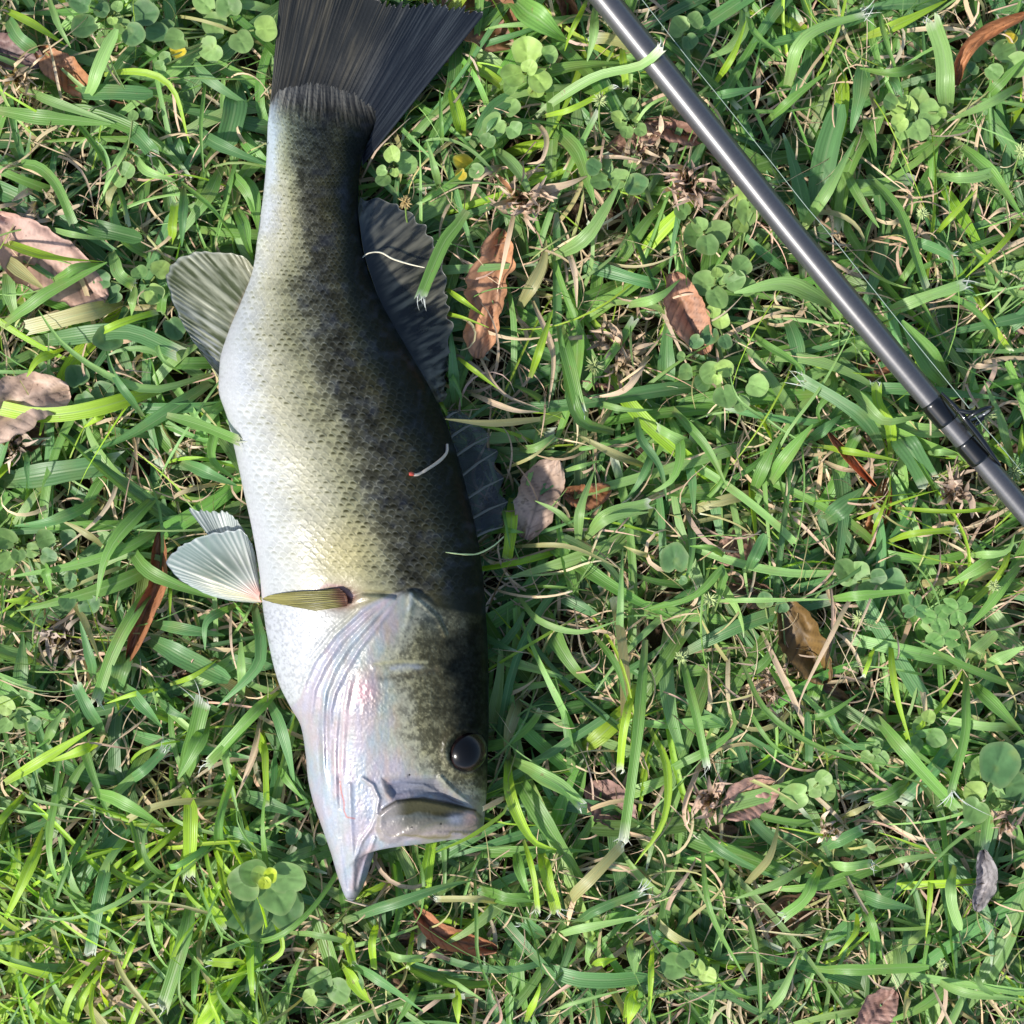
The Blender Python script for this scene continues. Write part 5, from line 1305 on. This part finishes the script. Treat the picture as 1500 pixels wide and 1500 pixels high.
# ------------------------------------------------------------------ blades one can tell apart in the photograph
CR = {'A': (0, 0, 3.5714), 'B': (0, 300, 3.5714), 'C': (0, 700, 3.3333), 'D': (0, 1050, 2.7273), 'E': (500, 1050, 3.3333), 'F': (650, 0, 3.3333),
      'G': (650, 400, 3.0), 'I': (1050, 800, 3.3333), 'J': (850, 0, 2.3077), 'K': (1100, 400, 3.75), 'L': (700, 750, 1.875), 'M': (200, 0, 2.5), 'N': (200, 500, 2.5)}
HB = '''
A 0,40 150,110 350,240|14|y|p
A -20,575 200,610 580,650|21|g|p
A 100,455 300,540 600,645|14|l|p
A 340,490 560,480 800,490|24|b|r
A 430,570 540,290 610,150|20|l|r
A 1220,400 1230,560 1180,770|34|b|r
A 500,400 720,370 900,460 990,750|10|y|p
A 1160,870 1080,1030 930,1250|20|g|p
A 700,700 620,830 520,1060|10|l|p
A 660,650 740,730 800,800|24|b|c
A 30,870 170,860 290,960 380,1160|16|g|c
A 1000,650 1100,730 1220,790 1390,860|18|b|p
A 1230,900 1320,1000 1350,1210|20|g|p
A 1080,380 1050,650 1070,960|6|g|p
A 1270,750 1200,950 1120,1280|7|g|p
A 890,1280 915,1060|14|y|c
A 700,800 760,890 920,945|14|l|p
A 930,940 1100,1080 1230,1250|8|g|p
A -20,1250 250,1340 550,1370|20|y|p
A 250,1490 400,1400 560,1380|16|g|p
A 880,680 920,790 970,900|26|b|r
A 960,980 950,1290|14|b|p
A 250,-20 300,120 370,250|10|l|p
A 20,60 90,190 190,270|22|b|r
A 380,1170 500,1190 740,1250|24|d|r
A 240,1190 400,1230 580,1255|9|l|p
A 1230,1080 1280,1200 1300,1340|20|g|p
B 0,640 230,470 560,300|18|g|p
B 1110,885 800,965 560,890 330,730 200,550|12|l|p
B 340,750 200,810 140,900|14|y|p
B 160,720 500,670 700,670 940,780|26|b|c
B 640,510 350,590 150,640|26|t|c
B 430,700 650,610 820,560|12|y|c
B 30,330 50,480 100,640|20|l|p
B 0,260 110,350 230,440|20|t|p
B 580,240 620,360 700,420|20|l|c
B 700,410 690,500 685,590|16|l|p
B 860,400 850,480 840,570|15|g|c
B 750,1110 600,900 550,740|12|b|p
B 850,960 650,1020 430,1080 200,1100 -10,1060|24|y|c
B 1100,930 700,1190 480,1290|24|b|p
B 1120,1040 1130,1150 1110,1330 1250,1450|14|g|p
B -10,1450 300,1400 620,1350|36|b|c
B 940,1340 1100,1410 1240,1470|18|b|p
B 560,1080 440,1165|10|y|p
B 130,1280 150,1490|8|b|p
C 830,220 600,350 350,430 40,485|16|g|p
C 830,390 560,520 300,600 80,650|22|g|p
C 780,70 600,250 510,400 470,600|20|g|p
C 480,110 250,210 70,235|18|b|p
C 620,290 690,430 830,510 1050,590|20|g|p
C 760,510 640,680 540,880 470,1090|20|g|c
C 700,770 880,870 1120,990|30|b|r
C 740,710 900,740 1100,770|18|b|p
C 1150,620 1010,700 1000,840|12|b|p
C 1240,620 1270,800 1250,930 1060,1120|18|b|p
C 1180,1080 1175,760|14|l|p
C 1360,1030 1200,1190 1020,1390|18|g|c
C 520,350 400,260 280,200|12|t|p
C 460,1000 430,850 390,700|14|b|p
C 350,600 420,720 490,900|10|t|p
C 510,1270 430,1130 370,1010|20|b|c
C 600,830 590,930 550,1050|26|b|r
C 780,1030 640,1060 510,1105|8|y|p
C 490,1290 350,1350 240,1385|14|y|p
C 20,1490 250,1350 460,1220|16|y|p
C 890,1490 940,1300 990,1095|26|g|f
C 1270,1170 1240,1330 1180,1490|9|s|p
C 1240,1200 1290,1350 1300,1490|12|y|p
C 600,1500 700,1430 800,1330|16|b|c
C 220,1310 250,1230 320,1130|14|l|p
C 830,1010 940,970 1060,890|8|y|p
C 760,1080 840,1140 930,1180|14|b|p
C 590,1000 700,1120 790,1220|20|b|p
C 70,1100 100,950 110,760|22|b|p
C 830,480 830,700|5|y|p
C 200,400 250,560|14|g|p
C 1300,1060 1380,1250 1440,1500|18|b|p
C 180,600 20,600|12|y|p
D 370,400 500,270 650,150|16|l|f
D 350,290 500,350 660,445|20|g|p
D 830,0 790,100 710,250|22|g|p
D 720,280 750,330 760,430 755,640|22|y|f
D 1050,60 1060,200 1065,360|10|y|c
D 1050,0 1010,170 940,330|8|s|p
D 1010,0 920,100 830,190|14|g|f
D 180,440 100,640 0,850|16|y|p
D 700,570 480,740 260,810 110,790|7|l|p
D 440,520 400,700 360,940|20|b|c
D 430,540 420,650 400,720|10|l|p
D 770,700 730,900 650,1160|24|g|f
D 1040,740 1030,900 1000,1100|20|g|f
D 800,650 850,760 900,840|16|y|c
D 1070,760 1130,920 1060,990|8|y|f
D 560,830 470,1060|8|y|p
D 600,900 540,1070|10|y|p
D 990,990 840,980|18|y|c
D 940,1060 860,1130 790,1220|22|y|p
D 420,820 450,920 560,1030|12|l|p
D 1150,860 1300,880 1420,910|9|l|c
D 1340,860 1380,900 1410,990|14|y|c
D 1360,980 1420,1060 1490,1150|14|y|p
D 850,440 1000,480 1150,530|16|b|p
D 950,300 1050,340 1220,400|22|b|p
D 1300,520 1200,550 1100,590|16|b|p
D 1090,180 1150,260 1210,330|14|g|p
D 940,340 980,480 1030,560|5|l|p
D 120,1230 250,1050 480,900|10|y|p
D 30,1100 60,950 70,820|14|y|p
D 300,1230 330,1120 420,1000|12|y|p
D 0,700 60,620 70,500|16|y|p
D 600,1220 620,1080 700,950|14|g|p
E 810,200 950,270 1080,340 1180,440|20|l|c
E 810,200 830,400 930,600 1050,650|18|y|p
E 820,230 950,450 1100,680 1220,860|26|g|p
E 890,600 940,780 960,950|9|y|c
E 970,640 1010,800 1050,950|18|y|f
E 850,640 870,750 920,890|16|g|p
E 1070,940 1200,810 1370,630|18|t|c
E 1000,900 800,890 680,840|20|g|c
E 780,905 620,890 460,890|10|t|c
E 1130,1020 1280,930 1460,860|18|b|f
E 990,1090 930,1030 880,990|20|b|c
E 1000,1080 1200,1030 1500,970|12|l|p
E 900,1180 1100,1270 1300,1290 1500,1270|24|b|r
E 0,1000 300,900 500,830 640,800|18|b|p
E 360,640 400,800 390,950 350,1020|5|g|p
E 650,760 660,1000 670,1180 760,1400|6|g|p
E 180,1000 150,1100 160,1230|12|y|c
E 350,1040 325,1230|8|y|c
E 180,1150 280,1180 400,1180|12|l|c
E 0,1190 200,1300 400,1440|18|b|p
E 30,1060 60,1210|14|y|c
E 0,1210 90,1350 150,1400|16|y|p
E 380,1290 330,1400 270,1500|12|g|p
E 560,1320 570,1500|14|y|p
E 500,1270 600,1330 690,1380|10|l|p
E 1430,1070 1440,1250|20|l|p
E 1240,1050 1200,1180 1220,1225|12|l|p
E 1220,1220 1350,1180|14|y|p
E 1000,1450 1200,1380 1400,1330|6|l|p
E 1450,1330 1400,1500|20|y|p
E 900,1490 960,1350 970,1300|10|y|p
F 320,-20 450,80 600,200|38|g|p
F 700,0 620,160 590,250|8|y|p
F 740,30 730,180 700,300|14|l|p
F 480,570 650,520 830,420|9|y|c
F 500,590 640,720 700,880 740,1000|22|g|p
F 240,720 330,790 400,900 430,1000|18|l|p
F 510,1270 680,1170 780,1040 860,890|20|l|p
F 90,680 80,600 40,440|20|y|r
F 130,720 250,530 390,450|24|b|r
F 290,810 180,850 130,980|13|s|p
F 370,1500 480,1300 500,1170|20|t|p
F 360,980 330,1100 260,1430|8|s|p
F 360,960 480,930 600,900 700,860|14|s|p
F 590,1170 640,1330 650,1500|9|s|p
F 900,1490 1050,1450 1160,1360|16|l|p
F 870,230 890,430|12|y|c
F 1460,-20 1470,120 1400,230 1270,290|18|l|p
F 260,850 350,950|7|o|p
F 430,580 500,660 480,780 400,800|8|s|p
F 680,770 850,765 1080,810|6|s|p
J 620,420 720,330 850,230|14|g|p
J 700,290 740,150 820,90 960,50|22|l|f
J 950,130 1100,70 1240,0|15|y|p
J 960,180 950,300 915,450|24|b|p
J 790,760 830,520 880,350|36|b|r
J 750,780 850,620 930,470|18|l|p
J 1240,400 1230,200 1190,70|28|l|f
J 1170,220 1050,245 940,230|14|g|p
J 960,400 990,480 1000,530|14|g|p
J 970,590 1060,680 1100,760 1170,970|18|g|c
J 860,1035 700,960 520,990|24|l|p
J 1000,1070 1150,1010 1300,960|18|l|f
J 1270,480 1380,570 1500,740|20|g|p
J 1200,590 1330,600 1420,570|16|l|r
J 1500,280 1380,350 1240,410|14|l|p
J 1100,800 1200,840 1260,870|16|b|c
J 1200,800 1230,760 1340,640|10|y|p
J 1500,730 1430,820 1300,940|10|y|p
J 0,830 70,720 130,620|14|l|p
J 400,320 500,315 620,290|14|b|p
J 560,30 600,120 700,200|10|g|p
J 890,560 950,680 1010,770|14|g|p
J 1360,340 1440,260 1500,200|16|g|p
J 1050,240 1070,290 1090,330|12|b|p
J 450,290 520,180 560,70|10|y|p
J 1000,0 1040,150 1090,310|8|g|p
K 190,230 250,380 290,650|22|b|p
K 720,970 640,820 480,700 290,590|20|b|f
K 440,530 460,620 370,750 390,830|12|g|p
K 770,1000 770,850 700,720 690,610|17|y|c
K 490,600 600,680 720,810 860,800 980,770|16|l|p
K 520,340 620,400 700,450|10|l|p
K 780,840 880,980 970,1140|38|b|c
K 500,620 900,640 1400,690|18|b|p
K 1090,620 950,430 830,260|38|g|p
K 100,1160 200,1000 340,830|22|g|p
K 300,940 400,860 500,780|18|b|p
K 380,950 600,990 810,1030|10|y|p
K 960,990 1060,985 1160,1000|10|l|p
K 100,1090 200,880 400,600 570,290|5|l|p
K 0,720 150,850 340,960|4|l|p
K 1440,1040 1370,800 1280,590|14|l|p
K 500,1390 800,1260 1030,1190|7|y|p
K 740,1480 900,1430 1130,1410|10|y|c
K 660,1460 760,1200|6|y|p
K 0,330 100,400 250,500 310,590|12|g|p
K 400,1370 500,1290 620,1180|30|b|p
K 800,1290 1100,1310 1380,1290|7|y|c
K 1480,1040 1490,830|8|y|p
K 1170,480 1250,510 1370,505|8|s|p
K 370,1020 520,1080 690,1085|7|s|p
K 1330,980 1270,880 1250,800|10|g|p
G 750,700 600,640 540,430 510,230|18|g|p
G 510,230 560,430 600,600|20|g|f
G 320,770 400,770 490,720|14|l|c
G 270,860 400,800 490,720|5|t|p
G 890,850 740,790 570,700|13|t|p
G 530,870 700,820|8|l|p
G 840,610 870,730 950,850 980,1000|12|b|p
G 1000,590 1150,760 1250,950|14|g|p
G 1090,760 1010,720 940,680|18|l|c
G 980,610 1040,750 1010,900 890,980|14|g|p
G 940,740 870,900 800,1000|12|b|p
G 590,1200 600,1040 660,870|14|l|p
G 630,1160 720,1060 910,1010|18|l|c
G 580,1130 500,1050 400,1000|9|l|p
G 1240,1250 1180,1210 1080,1200|10|g|p
G 930,1250 860,1230 790,1200|8|t|p
G 640,560 800,600 920,600|9|l|p
G 0,60 180,190|8|y|p
G 60,370 240,510|7|y|p
G 380,460 480,160|12|y|p
G 1060,770 1090,900 1100,1060|14|b|p
G 1500,690 1300,560 1250,400|5|l|p
G 1350,980 1450,760 1500,700|18|g|p
G 1180,1500 1240,1290 1100,1420 880,1480|12|g|p
G 150,350 250,520 430,600|6|s|p
G 390,120 480,350 460,590|9|s|p
G 900,360 800,510 640,550|10|s|p
G 120,530 300,600 420,610|9|s|p
L 95,-40 90,60 80,130|19|y|f
L 90,95 250,95 400,160|7|t|p
L 560,390 750,300 970,238|22|b|c
L 960,240 1050,230 1200,215|14|g|p
L 640,245 800,242 970,240|7|l|p
L 460,270 600,230 655,190|10|g|p
L 110,230 170,300 280,330 380,300|10|l|p
L 320,340 380,420 410,520|10|g|p
L 460,350 440,600 400,900|17|g|c
L 430,470 400,600 390,710|13|y|c
L 445,500 430,600 425,710|10|y|c
L 470,590 520,700 510,850 430,970|12|y|p
L 560,400 600,560 630,700|14|g|f
L 480,730 640,650 705,590 690,520|13|g|p
L 720,500 800,630 900,700|7|g|p
L 720,400 780,530 870,610 1000,670 1160,700|9|g|p
L 1090,560 1200,690 1320,820|21|g|f
L 1340,430 1340,600 1300,770|16|g|f
L 1500,490 1330,420 1200,350|12|g|p
L 1350,460 1430,540 1500,610|21|g|p
L 1130,330 1150,500 1190,640|10|y|p
L 1500,590 1400,590 1280,570|14|l|c
L 1340,410 1380,370 1425,330|18|l|r
L 1390,430 1440,400 1500,370|18|l|p
L 1190,740 1130,780 1080,800|24|g|f
L 940,960 800,1030 700,1065|16|l|p
L 720,1040 800,950 830,840|14|t|p
L 590,860 680,940 850,1020|14|b|p
L 615,920 640,1100 740,1290|9|g|p
L 945,970 900,1060 840,1110|18|g|f
L 940,930 1000,900 1060,870|18|b|c
L 950,965 1010,975 1080,965|14|l|f
L 1030,1040 1100,1070 1200,1090|20|b|p
L 1050,1060 1080,1130 1110,1230|16|g|p
L 1100,975 1200,950 1300,940|10|l|p
L 1310,970 1300,1060 1325,1150|16|l|r
L 1250,960 1240,1080 1230,1180|8|y|p
L 1040,1090 1040,1150 990,1220|9|y|p
L 770,1400 830,1330 880,1220|14|l|p
L 900,1250 1000,1260 1240,1250|18|g|r
L 480,1190 470,1400|9|y|p
L 430,1310 400,1400|17|y|p
L 420,1170 430,1270|17|l|p
L 1250,1280 1330,1320 1500,1340|13|l|p
L 1190,1290 1170,1400|15|t|p
L 1380,1220 1380,1300 1450,1340|10|l|p
L 1120,150 1000,420|4|s|p
L 1060,170 900,480 880,560|7|s|p
L 780,330 860,500 950,700|9|s|p
L 1090,370 1060,450|7|y|c
L 100,680 180,740 290,800|12|l|p
L 0,1030 80,1060 160,1070|14|g|p
L 290,80 360,20 470,0|12|l|p
L 740,170 790,60|18|b|r
L 950,500 990,600 1050,650|9|b|p
L 1290,950 1160,900 1100,880|4|y|p
L 890,620 910,690 905,550|12|b|r
L 850,560 950,560 1060,490|9|g|p
L 990,850 1100,790|9|t|p
L 1460,100 1330,180 1280,200|20|g|p
L 1500,130 1400,260 1330,330|16|g|p
L 1340,120 1450,110 1475,60|11|l|p
M 1040,900 1040,650 1035,510|5|l|p
M 1120,560 1110,320|7|g|p
M 1110,700 1100,650 1065,520|11|l|p
M 1170,1500 1160,1350 1150,1200|15|b|p
M 360,560 340,700 290,900|5|g|p
G 30,690 10,800 60,1000|6|l|p
N 1290,430 1330,560 1370,760|7|g|p
N 1250,700 1330,690 1420,700|12|g|p
G 0,860 120,740 200,700|4|s|p
M 1180,1300 1120,1180 1150,1020|8|g|p
M 1060,1050 1130,1130 1290,1200|6|y|p
N 1100,40 1180,180 1190,240|10|b|p
N 1260,560 1230,480 1300,330|5|s|p
A 960,1250 1010,1380 1100,1490|6|l|p
N 60,-40 90,60 170,120|7|l|p
M 320,610 400,700 440,830|16|g|p
'''
# pieces that lie on the fish or the rod are things of their own
ON = [('N 110,270 230,305 372,362|16|g|f', 'wide cut blade whose torn end rests on the pale belly', .040),
      ('M 1210,770 1170,830 1130,880 1080,990 1040,1090|20|g|f', 'green cut blade with white fibres lying over the soft dorsal fin', .036),
      ('F 450,570 560,480 750,370 960,320 1060,240|15|l|f', 'long blade whose white frayed tip crosses the upper rod', .047),
      ('E 810,430 780,480 620,590 440,670|6|y|p', 'thin blade lying across the corner of the fish mouth', .052),
      ('N 1480,285 1300,300 1130,285|11|t|p', 'pale pointed blade reaching the dark back from the right', .044),
      ('E 800,395 740,425 690,450|9|s|c', 'dry bent straw touching the snout of the fish', .044)]
def parse(line):
    a, w, c, tp = line.strip().split('|')
    crop, pts = a.split(' ', 1)
    ox, oy, sc = CR[crop]
    P = [(ox + float(p.split(',')[0]) / sc, oy + float(p.split(',')[1]) / sc) for p in pts.split()]
    return P, float(w), c, tp
def hero_arrays(entries, zf):
    Ps, Ws, Cs, Ts, Sd, tc, fib = [], [], [], [], [], [], []
    for i, (P, w, c, tp) in enumerate(entries):
        Q = spline(P, K)
        z0 = zf(i)
        t = np.linspace(0, 1, K)
        if isinstance(z0, tuple): zz = z0[0] + (z0[1] - z0[0]) * t
        else:
            dr = rnd.uniform(.0, .35)
            zz = z0 * (np.minimum(1, .45 + 1.8 * t)) * (1 - dr * np.clip((t - .5) / .5, 0, 1) ** 2) + 0.0015 * np.sin(t * 5 + i)
        A = atn(Q[:, 0], Q[:, 1], zz)
        Ps.append(A); Ws.append(w * S * .5 * .95)
        k = PAL[c]
        Cs.append(np.array(k) * rnd.uniform(.85, 1.2)); Ts.append({'p': 0, 'c': 1, 'f': 1, 'r': 2}[tp]); Sd.append(rnd.random()); tc.append(rnd.choice((.3, .7, 1.0)) if tp in 'cf' else 0)
        if tp in 'cf':
            T = A[-1] - A[-2]; T /= np.linalg.norm(T) + 1e-9; sd_ = np.cross(T, (0, 0, 1.0)); sd_ /= np.linalg.norm(sd_) + 1e-9
            for q in range(rnd.choice((3, 6, 9)) if tp == 'f' else rnd.choice((0, 2, 4))):
                o = rnd.uniform(-1, 1) * w * S * .45
                ln = rnd.uniform(.002, .010 if tp == 'f' else .0035)
                b0 = A[-1] + sd_ * o - T * .001
                dv = T + sd_ * rnd.gauss(0, .45) + np.array((0, 0, rnd.gauss(0, .3)))
                cv = sd_ * rnd.gauss(0, .5)
                tt = np.linspace(0, 1, K)[:, None]
                fib.append(b0 + dv * ln * tt + cv * ln * tt ** 2 + np.array((0, 0, -1)) * .15 * ln * tt ** 2)
    return np.array(Ps), np.array(Ws), np.array(Cs), np.array(Ts), np.array(Sd), np.array(tc), fib
def fibres_mesh(fib, wd=.00016):
    n = len(fib); g = rng
    return (np.array(fib), np.full(n, wd) * g.uniform(.6, 1.5, n), np.ones((n, 3)) * np.array(PAL['w']) * g.uniform(.75, 1.1, (n, 1)), np.zeros(n, int), g.random(n), np.zeros(n))
H_ = [parse(l) for l in HB.strip().splitlines()]
zs = [rnd.uniform(.024, .036) * (.8 if h[2] in 'bd' and h[1] > 20 else 1) for h in H_]
P, W, C, T, SD, TC, fib = hero_arrays(H_, lambda i: zs[i])
P = smooth_z(press(P))
isS = np.array([h[2] in 'so' for h in H_])
for m, mat, nm, lab, cat in ((~isS, M_GRASS, 'lawn_grass', 'topmost broad grass blades, many with pale torn tips', 'grass'), (isS, M_STRAW, 'dry_thatch', 'topmost pinkish dry straws lying over the grass', 'straw')):
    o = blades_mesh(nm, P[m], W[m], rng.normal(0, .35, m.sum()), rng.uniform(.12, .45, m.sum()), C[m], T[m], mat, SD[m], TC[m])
    tag(o, lab, cat, kind='stuff')
fp, fw, fc, ft, fs, ftc = fibres_mesh(fib)
o = blades_mesh('frayed_fibres', fp, fw, rng.normal(0, .5, len(fp)), np.full(len(fp), .1), fc, ft, M_STRAW, fs, ftc)
tag(o, 'white fibres fraying from mown blade tips', 'fibres', kind='stuff')
for line, lab, z in ON:
    h = parse(line)
    if 'belly' in lab: zf = (.034, .051)
    elif 'dorsal' in lab: zf = (.030, .036)
    elif 'rod' in lab: zf = (.012, .046)
    elif 'mouth' in lab: zf = (.034, .056)
    elif 'dark back' in lab: zf = (.026, .046)
    else: zf = (.03, .045)
    P1, W1, C1, T1, S1, TC1, fib1 = hero_arrays([h], lambda i: zf)
    root = empty('grass_clipping', P1[0, 0]); tag(root, lab, 'grass clipping', 'blades resting on the fish and rod')
    ob = blades_mesh('blade', P1, W1, np.zeros(1) + .1, np.full(1, .25), C1, T1, M_STRAW if h[2] == 's' else M_GRASS, S1, TC1); rehome(ob, root)
    if fib1:
        fp, fw, fc, ft, fs, ftc = fibres_mesh(fib1, .0002)
        ob = blades_mesh('fibres', fp, fw, np.zeros(len(fp)), np.full(len(fp), .1), fc, ft, M_STRAW, fs, ftc); rehome(ob, root); ob['kind'] = 'stuff'
